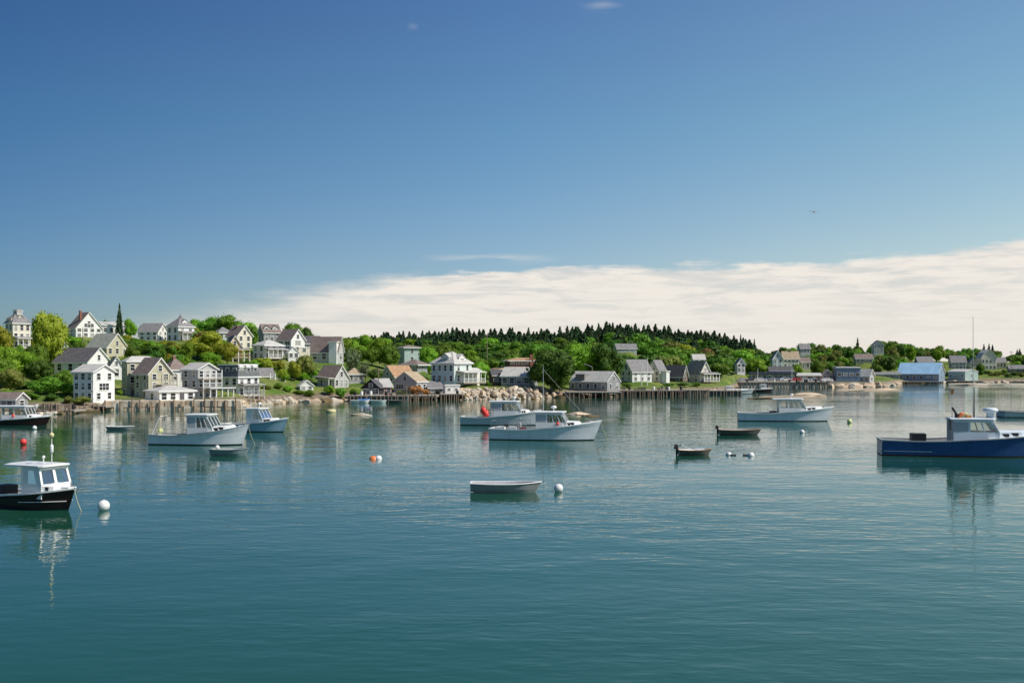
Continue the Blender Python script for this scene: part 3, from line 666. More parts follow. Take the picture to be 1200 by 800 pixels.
    r, W, D, H, R = house('orange_roof_house', 'house with orange brown two tier hip roof and red chimney above the boulders', 'house', (580, 588, 641, 443, 433, 427, 262, 14), 'hip', 'brown_wood', 'roof_orange', 1, 5, 1, (.9, 1.2), over=.8, depth=9)
    u = MB(); u.box(-W*.28, W*.36, -D*.3, D*.3, H+R-.6, H+R+.9, 'brown_wood'); u.build('upper_storey', r)
    ur = roof_mesh('hip', W*.66, D*.62, H+R+.9, .9, 'roof_orange', .6); u2 = ur.build('upper_roof', r); u2.location = (W*.04, 0, 0)
    ch = MB(); ch.box(W*.12, W*.12+.9, -D*.32-.5, -D*.32+.2, H, H+R+2.6, 'brick'); ch.build('chimney', u2)
    for i in range(5): add_window(r, 'f', -W*.22+i*W*.12, H+R+.4, .9, .7, W, D*.6)
    r, W, D, H, R = house('boathouse', 'grey boathouse with pale metal roof standing on the lawn above the boulders', 'boathouse', (587, 621, 630, 452, 441, 431, 238, -16), 'gx', 'grey_shingle', 'roof_pale', 1, 4, 1, (1.1, 1.2), over=.3, attic=False, depth=7)
    house('brown_shed', 'dark brown shed with low roof left of the lawn boathouse', 'shed', (575, 578, 588, 451, 440, 434, 243, 10), 'gx', 'brown_wood', 'roof_dark', 1, 2, 0, (.8, .8), depth=6)
    # ---------- right of centre
    r, W, D, H, R = house('boathouse', 'long weathered grey boathouse with pale roof standing over the water', 'boathouse', (666, 711.5, 727, 459, 447.5, 436, 240, -32), 'gx', 'grey_shingle', 'roof_pale', 1, 5, 2, (.9, 1.0), over=.2, base=-.6)
    d = MB(); d.box(-W*.34, -W*.1, -D/2+.15, -.2, H+.2, H+R*.8, 'roof_grey'); d.build('dormer', r)
    house('gabled_house', 'white steep gabled house right of the pier boathouse', 'house', (727, 741, 764, 447, 435, 422, 266, -52), 'gy', 'white_paint', 'roof_grey', 2, 2, 3, (.8, 1.3))
    r, W, D, H, R = house('gabled_house', 'cream gabled house with a bay wing beside the flag poles', 'house', (760, 773, 781, 447, 435, 422.5, 270, -38), 'gy', 'cream_paint', 'roof_grey', 2, 2, 2, (.8, 1.3))
    wg = MB(); wg.box(W/2-.5, W/2+1.8, -D/2+.5, D/2-1, -2, 2.6, 'white_paint'); wg.box(W/2-.7, W/2+2.0, -D/2+.3, D/2-.8, 2.6, 2.8, 'trim_white'); wg.build('side_wing', r)
    house('dark_barn', 'low building with dark charcoal roof and a tan gable end', 'barn', (777, 800, 806, 447, 440, 428.5, 284, -28), 'gx', 'brown_wood', 'roof_dark', 1, 2, 1, (.9, 1.1))
    r, W, D, H, R = house('gabled_house', 'tan roofed house with cream gable and front porch at the pier end', 'house', (803, 820, 833, 448, 438, 424, 285, 42), 'gy', 'cream_paint', 'roof_tan', 2, 2, 2, (.8, 1.3))
    porch(r, -W/2, W*.9, -D/2-1.8, -D/2, .3, 2.3, 6)
    house('gabled_house', 'pale roofed house peeking over the tan roofed house', 'house', (810, 813, 826, 428, 421, 415.5, 330, 10), 'gx', 'white_paint', 'roof_pale', 1, 2, 1)
    house('hillside_house', 'grey roofed house deep in the wood with a white gable end', 'house', (720, 723, 746, 412, 408, 403, 380, 15), 'gx', 'grey_paint', 'roof_grey', 1, 4, 1)
    house('gabled_house', 'narrow white gabled house above the stony path on the right shore', 'house', (861, 864, 873, 436, 426, 420, 352, 15), 'gy', 'white_paint', 'roof_grey', 2, 2, 1)
    # ---------- village, right
    r, W, D, H, R = house('village_house', 'pale blue gabled house with steep roof in the right hand village', 'house', (903, 905.5, 917, 432, 420, 411, 378, 14), 'gy', 'pale_green', 'roof_grey', 2, 2, 1)
    house('village_house', 'cream double gabled house right of the pale blue village house', 'house', (915, 918, 936, 431, 420, 412, 380, 14), 'gx', 'cream_paint', 'roof_tan', 2, 4, 1, chim=[(0, 0, .5)])
    house('village_house', 'tan flat fronted house with brown roof right of the cream double gabled house', 'house', (936, 939, 949, 433, 424, 419, 384, 12), 'gx', 'beige_paint', 'roof_brown', 1, 2, 1)
    house('hillside_house', 'grey roofed house high among the trees above the village', 'house', (935, 938, 949, 413, 408, 403, 450, 15), 'gx', 'grey_paint', 'roof_grey', 1, 3, 1)
    house('waterfront_block', 'two storey waterfront block with a dark roof and white window band', 'building', (898, 902, 929, 439, 434.5, 430, 362, 8), 'gx', 'white_paint', 'roof_dark', 1, 7, 1, (.9, .8), over=.3)
    r, W, D, H, R = house('waterfront_store', 'long low store with navy awnings behind the parked cars', 'building', (876, 880, 930, 444, 438, 436, 356, 5), 'flat', 'blue_grey', 'awning_navy', 1, 8, 1, (1.1, 1.0), over=.8, fascia='awning_navy', depth=6)
    house('waterfront_shed', 'red brown shed with a whitish roof right of the navy awnings', 'shed', (931, 934, 961, 445, 440, 437.5, 354, 8), 'gx', 'red_wood', 'roof_pale', 1, 5, 1, (1, .8), depth=6)
    house('waterfront_shed', 'small cream shed with orange brown roof near the grey warehouse', 'shed', (961, 963, 976, 445, 439, 433, 358, 10), 'gy', 'cream_paint', 'roof_orange', 1, 2, 1, (.8, .8))
    house('warehouse', 'large blue grey warehouse with a flat pale roof on the shore rocks', 'warehouse', (976, 980, 1007, 448, 431, 429.5, 352, 8), 'flat', 'blue_grey', 'roof_pale', 1, 4, 1, (1.2, 1.0), over=.2, base=-1.5)
    house('warehouse', 'lower warehouse wing with pale sloping roof and whitish gable', 'warehouse', (1006, 1019, 1024, 449, 440, 433, 350, -25), 'gx', 'grey_paint', 'roof_pale', 1, 2, 1, (1, .9), base=-1.5)
    r, W, D, H, R = house('blue_roof_boathouse', 'blue grey boathouse on piles with a bright light blue roof', 'boathouse', (1054.5, 1100, 1104.5, 447, 438, 425.5, 402, -12), 'gx', 'blue_grey', 'roof_blue', 1, 6, 1, (1.3, 1.0), over=.3, base=-1.4, depth=11)
    house('long_shed', 'long low shed bridging the shore between the warehouse and the blue roof', 'shed', (1023, 1025, 1053, 443, 438.5, 436, 398, 6), 'gx', 'grey_shingle', 'roof_grey', 1, 5, 1, (1, .8), depth=6)
    house('fish_house', 'small grey fish house with flat light roof and white end wall', 'shed', (1112.5, 1131, 1145, 446, 435.5, 433, 408, -35), 'gx', 'teal_paint', 'roof_pale', 1, 3, 1, (.9, .8), over=.2, base=-1.5)
    house('village_house', 'grey gabled house among trees above the fish house', 'house', (1112, 1115, 1131, 433, 424, 417, 470, 12), 'gx', 'grey_paint', 'roof_grey', 2, 4, 1)
    house('gambrel_house', 'large beige house with rounded barn roof on the far right slope', 'house', (1144, 1150, 1166, 434, 420, 410, 468, 18), 'gambrel', 'cream_paint', 'roof_pale', 2, 4, 2, (.9, 1.3))
    house('village_house', 'low beige house right of the rounded barn roof house', 'house', (1165, 1168, 1178, 432, 424, 419, 475, 10), 'gx', 'beige_paint', 'roof_grey', 1, 3, 1)
    house('village_house', 'grey roofed house with dark walls left of the fish house slope', 'house', (1072, 1076, 1092, 428, 424, 418, 476, 12), 'gx', 'grey_shingle', 'roof_grey', 1, 3, 1)
    house('hillside_house', 'brown roofed house above the blue grey warehouse', 'house', (1000, 1003, 1022, 425, 420, 415, 430, 12), 'gx', 'beige_paint', 'roof_brown', 1, 4, 1)
    house('hillside_house', 'tall grey house on the ridge above the warehouse wing', 'house', (1021, 1024, 1035, 412, 404, 399, 500, 12), 'gy', 'grey_paint', 'roof_grey', 2, 3, 1)
    house('village_house', 'low grey cottage near the right edge above the pale rocks', 'house', (1180, 1183, 1200, 437, 432, 428, 455, 10), 'gx', 'grey_shingle', 'roof_grey', 1, 3, 1)
    house('village_house', 'small white house in a gap of the trees left of the fish house', 'house', (1133, 1136, 1144, 431, 425, 420, 480, 10), 'gy', 'white_paint', 'roof_grey', 1, 1, 1)
    house('bait_shed', 'brown shingled shed on the little pier behind the black boat at the left edge', 'shed', (-6, 18, 31.5, 478, 468, 461, 162, -38), 'gx', 'grey_shingle', 'roof_brown', 1, 2, 1, (.9, .8), over=.3, base=-3)
# ------------------------------------------------------------------ trees
leaf_mat('leaf_yellow', (.27, .33, .02), (.42, .46, .05), .4)
leaf_mat('leaf_bright', (.15, .30, .016), (.28, .45, .035), .35)
leaf_mat('leaf_mid', (.09, .20, .015), (.18, .32, .030), .3)
leaf_mat('leaf_dark', (.045, .11, .012), (.10, .20, .022), .25)
leaf_mat('leaf_olive', (.15, .19, .03), (.26, .28, .06), .3)
leaf_mat('leaf_rust', (.20, .115, .035), (.28, .18, .06), .3)
leaf_mat('leaf_spruce', (.022, .058, .022), (.06, .11, .036), .1)
leaf_mat('leaf_blossom', (.30, .34, .18), (.05, .09, .02), .25)
def crown_arrays(seed, nleaf, nlobe, shape='tree', ls=.034):
    rs = np.random.RandomState(seed)
    lob = []
    z0, z1 = (.16, .90) if shape == 'tree' else ((.10, .80) if shape == 'bush' else (.22, .9))
    for i in range(nlobe):
        for _ in range(50):
            p = rs.uniform(-1, 1, 3)
            if np.dot(p, p) < 1: break
        # pull towards the shell of an egg
        n = np.linalg.norm(p) + 1e-6; p = p / n * (n ** .45) * rs.uniform(.72, .95)
        zc = (z0 + z1) / 2 + p[2] * (z1 - z0) / 2 * .80
        k = 1.0 - .35 * max(0, (zc - .55) / .45) - (.25 * max(0, (.3 - zc) / .3))
        lob.append((p[0] * .36 * k, p[1] * .36 * k, zc, rs.uniform(.11, .20)))
    lob.append((0, 0, .5, .24)); lob.append((0, 0, .36, .22)); lob.append((.03, 0, .66, .2))
    lob = np.array(lob)
    w = lob[:, 3] ** 2; idx = rs.choice(len(lob), nleaf, p=w / w.sum())
    d = rs.normal(size=(nleaf, 3)); d /= np.linalg.norm(d, axis=1)[:, None]
    r = lob[idx, 3] * rs.uniform(.72, 1.14, nleaf) * np.where(rs.rand(nleaf) < .07, 1.22, 1.0)
    C = lob[idx, :3] + d * r[:, None] * np.array([1, 1, .85])
    C[:, 2] = np.maximum(C[:, 2], .02)
    nrm = d * .8 + rs.normal(size=(nleaf, 3)) * .55 + np.array([0, 0, .25]); nrm /= np.linalg.norm(nrm, axis=1)[:, None]
    a = np.cross(nrm, rs.normal(size=(nleaf, 3))); a /= np.linalg.norm(a, axis=1)[:, None]; b = np.cross(nrm, a)
    s = ls * rs.uniform(.6, 1.3, nleaf)[:, None]
    V = np.stack([C - a * s * .5, C + b * s * .42, C + a * s * .55, C - b * s * .42], 1).reshape(-1, 3)
    F = np.arange(nleaf * 4).reshape(-1, 4)
    return V, F, lob
def np_mesh(name, V, F, mat_names, mi=None, smooth=None):
    me = bpy.data.meshes.new(name); nv, nf = len(V), len(F)
    me.vertices.add(nv); me.vertices.foreach_set('co', np.asarray(V, np.float32).ravel())
    me.loops.add(nf * 4); me.loops.foreach_set('vertex_index', np.asarray(F, np.int32).ravel())
    me.polygons.add(nf); me.polygons.foreach_set('loop_start', np.arange(0, nf * 4, 4, dtype=np.int32))
    for m in mat_names: me.materials.append(MATS[m])
    if mi is not None: me.polygons.foreach_set('material_index', np.asarray(mi, np.int32))
    if smooth is not None: me.polygons.foreach_set('use_smooth', smooth)
    me.update(calc_edges=True); me.validate(); return me
def core_quads(lob, k=.78):
    V = []; F = []
    for (x, y, z, r) in lob:
        b = len(V); n = 6; m = 4; r *= k
        for j in range(m + 1):
            th = math.pi * j / m
            for i in range(n):
                ph = 2 * math.pi * i / n; rr = r * (1 + .18 * math.sin(3 * ph + 5 * z + j))
                V.append((x + rr * max(.05, math.sin(th)) * math.cos(ph), y + rr * max(.05, math.sin(th)) * math.sin(ph), z - rr * .85 * math.cos(th)))
        for j in range(m):
            for i in range(n): F.append((b + j*n + i, b + j*n + (i+1) % n, b + (j+1)*n + (i+1) % n, b + (j+1)*n + i))
    return np.array(V), np.array(F)
def trunk_mb(seed, h=.6, r=.022, limbs=5):
    rs = random.Random(seed); m = MB()
    pts = [(0, 0, -.06)]
    for i in range(1, 5): pts.append((pts[-1][0] + rs.uniform(-.012, .012), pts[-1][1] + rs.uniform(-.012, .012), -.06 + (h + .06) * i / 4))
    for i in range(4): m.tube(pts[i], pts[i+1], r * (1.25 - .24*i), r * (1.01 - .24*i), 'trunk_bark', 7, caps=False)
    for i in range(limbs):
        a = 2 * math.pi * i / limbs + rs.uniform(-.4, .4); z = rs.uniform(.16, h * .7); b = (pts[2][0], pts[2][1], z); L = rs.uniform(.18, .30)
        mid = (b[0] + math.cos(a) * L * .5, b[1] + math.sin(a) * L * .5, z + L * .45); e = (b[0] + math.cos(a) * L, b[1] + math.sin(a) * L, z + L * 1.1)
        m.tube(b, mid, r * .5, r * .35, 'trunk_bark', 5, caps=False); m.tube(mid, e, r * .35, r * .12, 'trunk_bark', 5, caps=False)
    return m
TREE = {}
def tree_meshes(kind, sp, var):
    key = (kind, sp, var)
    if key in TREE: return TREE[key]
    if kind == 'spruce':
        rs = np.random.RandomState(100 + var); V = []; F = []
        lev = 30
        for l in range(lev):
            t = l / (lev - 1); z = .07 + .91 * t; R = (.46 * (1 - t) ** .8 + .03) * rs.uniform(.78, 1.15); nb = int(17 - 8 * t)
            for k in range(nb):
                a = rs.uniform(0, 2 * math.pi); rr = R * rs.uniform(.65, 1.15); ca, sa = math.cos(a), math.sin(a); wd = .075 * (1 - t * .6) + .015
                dr = rr * rs.uniform(.25, .55)
                b = len(V)
                for q in range(3):
                    f0, f1 = q / 3, (q + 1) / 3
                    p0 = (rr * f0, z + .02 - dr * f0 ** 1.5); p1 = (rr * f1, z + .02 - dr * f1 ** 1.5); w0 = wd * (1.2 - f0 * .8); w1 = wd * (1.2 - f1 * .8)
                    tw = rs.uniform(-.03, .03)
                    V += [(p0[0]*ca - w0*sa, p0[0]*sa + w0*ca, p0[1] + tw), (p0[0]*ca + w0*sa, p0[0]*sa - w0*ca, p0[1] - tw), (p1[0]*ca + w1*sa, p1[0]*sa - w1*ca, p1[1] - tw), (p1[0]*ca - w1*sa, p1[0]*sa + w1*ca, p1[1] + tw)]
                    F.append((b, b+1, b+2, b+3)); b += 4
        V = np.array(V); F = np.array(F)
        crown = np_mesh('spruce_crown', V, F, ['leaf_spruce'])
        t = MB(); t.tube((0, 0, -.05), (0, 0, .95), .022, .003, 'trunk_bark', 6); trunk = t.mesh('spruce_trunk')
        one = MB(); 
        TREE[key] = (crown, trunk, join_np(crown, trunk, 'spruce_tree')); return TREE[key]
    nl, lobes, ls = {'tree': (4200, 26, .038), 'sparse': (2300, 20, .036), 'bush': (2600, 16, .05), 'far': (1700, 20, .055)}[kind]
    sh = 'bush' if kind == 'bush' else 'tree'
    base = ('_geo', kind, var)
    if base not in TREE:
        V, F, lob = crown_arrays(var * 17 + len(kind), nl, lobes, sh, ls)
        CV, CF = core_quads(lob, .80 if kind != 'sparse' else .45); TREE[base] = (np.vstack([V, CV]), np.vstack([F, CF + len(V)]))
    V, F = TREE[base]
    crown = np_mesh(kind + '_crown', V, F, [sp])
    tb = ('_tr', kind, var)
    if tb not in TREE: TREE[tb] = trunk_mb(var, .62 if kind != 'bush' else .3, .022 if kind != 'bush' else .012).mesh('trunk')
    TREE[key] = (crown, TREE[tb], None)
    return TREE[key]
def join_np(a, b, name):
    me = bpy.data.meshes.new(name); vs = [tuple(v.co) for v in a.vertices]; fs = [tuple(p.vertices) for p in a.polygons]; n = len(vs); k = len(fs)
    vs += [tuple(v.co) for v in b.vertices]; fs += [tuple(i + n for i in p.vertices) for p in b.polygons]
    me.from_pydata(vs, [], fs); me.materials.append(a.materials[0]); me.materials.append(b.materials[0])
    me.polygons.foreach_set('material_index', [0] * k + [1] * (len(fs) - k)); me.update(); return me
def one_mesh(kind, sp, var):
    c, t, j = tree_meshes(kind, sp, var)
    if j is None: j = join_np(c, t, kind + '_tree'); TREE[(kind, sp, var)] = (c, t, j)
    return j
TREES = 0
def put_tree(name, px, ytop, Y, wpx, kind, sp, label, group=None, parts=True, ybase=None, dy=1.0):
    """crown top at row ytop; stands on the ground at distance Y"""
    global TREES
    TREES += 1; rs = random.Random(TREES * 7 + 1)
    x = PX(px, Y); z = terr(x, Y) - .15; zt = CAM_H + (HZ - ytop) / FPX * Y
    h = max(1.2, zt - z) / .97; wd = wpx / FPX * Y / .92
    if kind == 'spruce': wd = wpx / FPX * Y
    v = rs.randrange(4 if kind != 'far' else 6); s = (wd, wd * dy, h); rz = rs.uniform(0, 6.28)
    cat = 'tree' if kind != 'bush' else 'bush'
    if parts:
        r = empty(name, (x, Y, z), rz, label, cat, group); c, t, _ = tree_meshes(kind, sp, v)
        a = link('crown', c, r); b = link('trunk', t, r); a.scale = s; b.scale = (h * .9, h * .9, h)
        if kind == 'spruce': b.scale = s
        return r
    o = link(name, one_mesh(kind, sp, v)); o.location = (x, Y, z); o.rotation_euler = (0, 0, rz); o.scale = s
    return tag(o, label, cat, group)
def interp(pts, x):
    if x <= pts[0][0]: return pts[0][1]
    for (a, b), (c, d) in zip(pts, pts[1:]):
        if x <= c: return b + (d - b) * (x - a) / (c - a)
    return pts[-1][1]
def near_house(x, y, m=1.0):
    for r, W, D, H, R in HOUSES:
        if (x - r.location.x) ** 2 + (y - r.location.y) ** 2 < (max(W, D) * .55 + m) ** 2: return True
    return False
def blocks(px, ytop, Y, wpx):
    """would this tree hide a house that the photo shows?"""
    for r, W, D, H, R in HOUSES:
        hx, hy = r.location.x, r.location.y
        if hy < Y - 2: continue
        hp = 600 + FPX * hx / hy; hw = max(W, D) * .60 / hy * FPX
        yb = HZ - (r.location.z - CAM_H) / hy * FPX
        hh = H / hy * FPX
        if abs(hp - px) < hw + wpx * .36 and ytop < yb - (.15 + .25 * ((TREES * 7) % 5) / 5) * hh - 1 and hy < Y + 160: return True
    return False
def build_trees():
    Tr = put_tree
    # ------- trees one can point at
    Tr('broadleaf_tree', 60, 357.5, 208, 50, 'tree', 'leaf_yellow', 'big yellow green tree standing in front of the hilltop houses on the left')
    Tr('broadleaf_tree', -4, 374, 200, 44, 'tree', 'leaf_yellow', 'yellow green tree cut off by the left edge below the cream mansion')
    Tr('broadleaf_tree', 10, 400, 190, 46, 'tree', 'leaf_bright', 'darker green tree below the yellow one at the left edge')
    Tr('broadleaf_tree', 44, 398, 200, 26, 'tree', 'leaf_mid', 'small green tree under the big yellow green tree')
    Tr('spruce_tree', 140, 357, 300, 13, 'spruce', 'leaf_spruce', 'lone dark spruce on the hill crest above the white houses')
    Tr('broadleaf_tree', 123, 371, 320, 16, 'tree', 'leaf_dark', 'dark round tree on the crest left of the lone spruce')
    Tr('broadleaf_tree', 152, 371, 285, 17, 'tree', 'leaf_bright', 'bright green tree on the crest right of the lone spruce')
    Tr('broadleaf_tree', 168, 376, 300, 16, 'tree', 'leaf_mid', 'green tree behind the grey roof on the crest')
    Tr('broadleaf_tree', 243, 384.5, 236, 52, 'tree', 'leaf_yellow', 'wide yellow green tree right of the victorian house')
    Tr('broadleaf_tree', 267, 398, 232, 26, 'tree', 'leaf_yellow', 'small yellow green tree in front of the yellow house')
    Tr('broadleaf_tree', 222, 398, 232, 26, 'tree', 'leaf_bright', 'green tree between the shore roofs and the wide yellow green tree')
    Tr('broadleaf_tree', 236, 386, 262, 20, 'tree', 'leaf_rust', 'reddish tinged tree behind the wide yellow green tree')
    for i, (px, yt, w, s) in enumerate([(229, 371, 30, 'leaf_bright'), (246, 368, 38, 'leaf_mid'), (266, 365.5, 44, 'leaf_mid'), (289, 372, 34, 'leaf_bright'), (297, 378, 22, 'leaf_mid')]):
        Tr('broadleaf_tree', px, yt, 322 - i * 3, w, 'tree', s, ['green tree at the left end of the crest clump behind the victorian house', 'round tree in the crest clump left of its highest tree', 'highest tree of the crest clump above the cream gabled house', 'bright tree above the cream gabled house', 'tree at the right end of the crest clump'][i])
    Tr('broadleaf_tree', 346, 372.5, 318, 34, 'tree', 'leaf_mid', 'round green tree on the crest above the steep white gable')
    Tr('broadleaf_tree', 360, 380, 312, 20, 'tree', 'leaf_dark', 'dark tree on the crest just right of the steep white gable')
    Tr('broadleaf_tree', 357, 411, 234, 27, 'tree', 'leaf_olive', 'olive tree standing below the steep gabled hill house')
    Tr('broadleaf_tree', 345, 420, 230, 20, 'tree', 'leaf_yellow', 'small yellow green tree left of the olive tree')
    Tr('flowering_tree', 414, 402, 246, 24, 'sparse', 'leaf_blossom', 'pale speckled blossoming tree beside the long brown roof')
    Tr('flowering_tree', 428, 423, 238, 19, 'sparse', 'leaf_blossom', 'small pale blossoming tree above the black barn')
    Tr('broadleaf_tree', 440, 430, 236, 20, 'tree', 'leaf_dark', 'dark tree behind the black barn')
    Tr('broadleaf_tree', 498, 440, 236, 10, 'tree', 'leaf_dark', 'narrow dark tree between the garage house and the mansion')
    Tr('broadleaf_tree', 646, 399, 236, 62, 'tree', 'leaf_dark', 'large dark green tree overhanging the water left of the pier boathouse')
    Tr('broadleaf_tree', 630, 395, 275, 50, 'tree', 'leaf_mid', 'tall green tree behind the orange roofed house')
    Tr('broadleaf_tree', 677, 394, 264, 56, 'tree', 'leaf_bright', 'tall bright green tree behind the pier boathouse')
    Tr('broadleaf_tree', 708, 397, 262, 50, 'tree', 'leaf_dark', 'tall dark green tree behind the roof of the pier boathouse')
    Tr('broadleaf_tree', 655, 420, 238, 34, 'bush', 'leaf_mid', 'dense low tree at the water beside the boulders')
    Tr('broadleaf_tree', 563, 420, 246, 24, 'tree', 'leaf_bright', 'green tree right of the harbour mansion')
    Tr('broadleaf_tree', 503, 402, 275, 30, 'tree', 'leaf_bright', 'bright tree left behind the mansion roof')
    Tr('broadleaf_tree', 522, 398, 285, 30, 'tree', 'leaf_mid', 'green tree directly behind the mansion roof')
    Tr('broadleaf_tree', 845, 414, 320, 30, 'tree', 'leaf_mid', 'round green tree at the shore right of the tan roofed house')
    Tr('broadleaf_tree', 886, 416, 366, 28, 'tree', 'leaf_bright', 'bright round tree left of the pale blue village house')
    Tr('broadleaf_tree', 934, 425, 364, 14, 'tree', 'leaf_bright', 'small bright tree in front of the village houses')
    Tr('broadleaf_tree', 803, 400, 400, 32, 'tree', 'leaf_yellow', 'round yellow olive tree on the wooded slope')
    Tr('broadleaf_tree', 829, 405, 400, 22, 'tree', 'leaf_rust', 'rust tinged tree right of the yellow olive one')
    Tr('broadleaf_tree', 958, 421, 366, 22, 'tree', 'leaf_mid', 'round tree above the red brown shed')
    Tr('broadleaf_tree', 1041, 414, 420, 22, 'tree', 'leaf_dark', 'dark round tree left of the light blue roof')
    Tr('broadleaf_tree', 1027, 425, 402, 16, 'tree', 'leaf_mid', 'low green tree right of the warehouse')
    Tr('broadleaf_tree', 1149, 424, 440, 12, 'tree', 'leaf_mid', 'small tree in front of the rounded barn roof house')
    # bushes with a place of their own
    Bs = lambda px, yt, Y, w, s, lab, dy=.8: put_tree('bush', px, yt, Y, w, 'bush', s, lab, None, True, dy=dy)
    Bs(58, 437, 176, 50, 'leaf_mid', 'big dense bush on the bank behind the small left pier'); Bs(80, 446, 177, 26, 'leaf_bright', 'bush left of the white waterside house')
    Bs(30, 445, 182, 30, 'leaf_dark', 'dark bush behind the brown shingled shed'); Bs(96, 462, 169, 26, 'leaf_olive', 'low olive bush at the foot of the white waterside house')
    Bs(8, 440, 190, 34, 'leaf_olive', 'olive bush at the left edge above the shed'); Bs(350, 456, 216, 18, 'leaf_mid', 'round bush right of the low sunroom house')
    Bs(363, 455, 215, 16, 'leaf_mid', 'round bush below the small white shed'); Bs(386, 449, 219, 22, 'leaf_bright', 'bright bush under the dark porch')
    Bs(400, 452, 217, 20, 'leaf_mid', 'round bush under the timbered gable'); Bs(415, 453, 218, 18, 'leaf_bright', 'bright bush left of the black barn')
    Bs(735, 447, 255, 16, 'leaf_mid', 'clipped bush in front of the steep white gable'); Bs(783, 448, 262, 20, 'leaf_mid', 'clipped bush in front of the cream gable'); Bs(800, 449, 266, 22, 'leaf_dark', 'dark bush in front of the dark barn')
    Bs(816, 451, 270, 18, 'leaf_mid', 'low bush below the tan roofed porch'); Bs(469, 456, 222, 18, 'leaf_olive', 'olive bush in front of the grey beige garage house')
    for px, yt, Y, w, s, lab in [(10, 455, 171, 30, 'leaf_bright', 'bright bush right behind the small rough pier, leftmost'), (36, 458, 170, 24, 'leaf_mid', 'bush behind the middle of the small rough pier'), (60, 459, 170, 26, 'leaf_dark', 'dark bush behind the right half of the small rough pier'),
                                 (80, 462, 169, 18, 'leaf_olive', 'small olive bush at the right end of the small rough pier'), (312, 450, 209, 16, 'leaf_olive', 'olive bush below the sunroom house terrace'), (326, 447, 214, 17, 'leaf_mid', 'bush above the rough shore between terrace and shed'),
                                 (338, 450, 215, 18, 'leaf_bright', 'bright bush left of the small white shed'), (300, 455, 203, 12, 'leaf_mid', 'bush at the right corner of the mansard house'), (332, 436, 226, 20, 'leaf_bright', 'bright tree like bush above the terrace slope')]:
        Bs(px, yt, Y, w, s, lab)
    Bs(141, 460, 186, 10, 'leaf_bright', 'small bush between the cottage and the deck house'); Bs(572, 452, 240, 10, 'leaf_mid', 'low bush left of the dark brown shed')
    # shrubs of the left slope
    random.seed(11); n = 0
    L = 'leafy shrub on the slope among the hillside houses'
    for tries in range(3000):
        px = random.uniform(-40, 420); Y = random.uniform(195, 300); x = PX(px, Y); z = terr(x, Y)
        if z < 3 or near_house(x, Y, .2): continue
        hgt = random.uniform(1.8, 5.0); yt = HZ - (z + hgt - CAM_H) / Y * FPX; w = random.uniform(10, 26)
        if blocks(px, yt, Y, w): continue
        put_tree('shrub', px, yt, Y, w, 'bush', random.choice(['leaf_mid', 'leaf_bright', 'leaf_dark', 'leaf_bright', 'leaf_mid', 'leaf_yellow']), L, 'shrubs on the hillside', parts=False); n += 1
        if n >= 250: break
    for i in range(9):
        px = 155 + i * 7.5 + random.uniform(-2, 2); put_tree('shrub', px, random.uniform(398, 405), 246 + (i % 3) * 5, random.uniform(20, 28), 'bush', ['leaf_dark', 'leaf_mid', 'leaf_bright'][i % 3], L, 'shrubs on the hillside', parts=False)
    for i in range(8):
        px = 128 + i * 5 + random.uniform(-2, 2); put_tree('shrub', px, random.uniform(392, 398), 262 + (i % 3) * 3, random.uniform(16, 22), 'bush', ['leaf_mid', 'leaf_bright', 'leaf_yellow'][i % 3], L, 'shrubs on the hillside', parts=False)
    for i in range(9):
        px = 316 + i * 5 + random.uniform(-2, 2); put_tree('shrub', px, random.uniform(424, 437), 236 + (i % 3) * 3, random.uniform(12, 18), 'bush', ['leaf_olive', 'leaf_bright', 'leaf_mid'][i % 3], L, 'shrubs on the hillside', parts=False)
    for i in range(26):
        px = 1064 + i * 5.6 + random.uniform(-2, 2); Y = random.uniform(424, 446); x = PX(px, Y); z = terr(x, Y)
        if z > 1 and not near_house(x, Y, 1): put_tree('shrub', px, HZ - (z + random.uniform(1.5, 3.0) - CAM_H) / Y * FPX, Y, random.uniform(8, 13), 'bush', random.choice(['leaf_mid', 'leaf_olive', 'leaf_dark']), 'low shrub on the slope near the blue roof and the fish house', 'shrubs of the right hand slope', parts=False)
    for px, yt, Y, w, s, lab in [(24, 408, 186, 52, 'leaf_bright', 'broad green tree above the bush behind the small left pier'), (-2, 414, 182, 44, 'leaf_mid', 'green tree at the left edge above the brown shingled shed'), (44, 418, 184, 40, 'leaf_dark', 'dark tree between the white post and the big dense bush'),
                                 (74, 430, 181, 26, 'leaf_mid', 'bushy tree at the left end of the dark grey roofed house'), (12, 428, 176, 40, 'leaf_olive', 'olive tree right behind the brown shingled shed')]:
        put_tree('broadleaf_tree', px, yt, Y, w, 'tree', s, lab)
    # ------- the spruce ridge
    top = [(380, 396), (430, 391), (470, 389), (520, 386), (560, 386), (600, 386), (640, 386), (680, 383), (710, 379), (745, 380), (780, 383), (810, 386), (840, 390), (870, 396), (900, 402), (1000, 404)]
    n = 0
    for row, (Yr, off, step) in enumerate([(520, 0, 4.4), (490, 3.5, 4.8), (465, 7, 5.6)]):
        px = 436 + row * 2
        while px < 885:
            if random.random() < (1.0 if px > 470 else .6):
                Y = Yr + random.uniform(-10, 10); yt = interp(top, px) + off + random.choice([-1.5, 0, 1, 2, 4, 6, 8]) * .8
                h = random.uniform(8, 12)
                put_tree('spruce_tree', px + random.uniform(-2, 2), yt, Y, random.uniform(19, 29), 'spruce', 'leaf_spruce', 'dark spruce in the forest on the far ridge', 'spruces on the far ridge', parts=False); n += 1
            px += step * random.uniform(.7, 1.3)
    # ------- deciduous wood below the ridge
    rows = [(462, 9, 24, 30), (420, 14, 26, 34), (380, 19, 28, 38), (345, 24, 30, 40), (312, 29, 28, 38)]
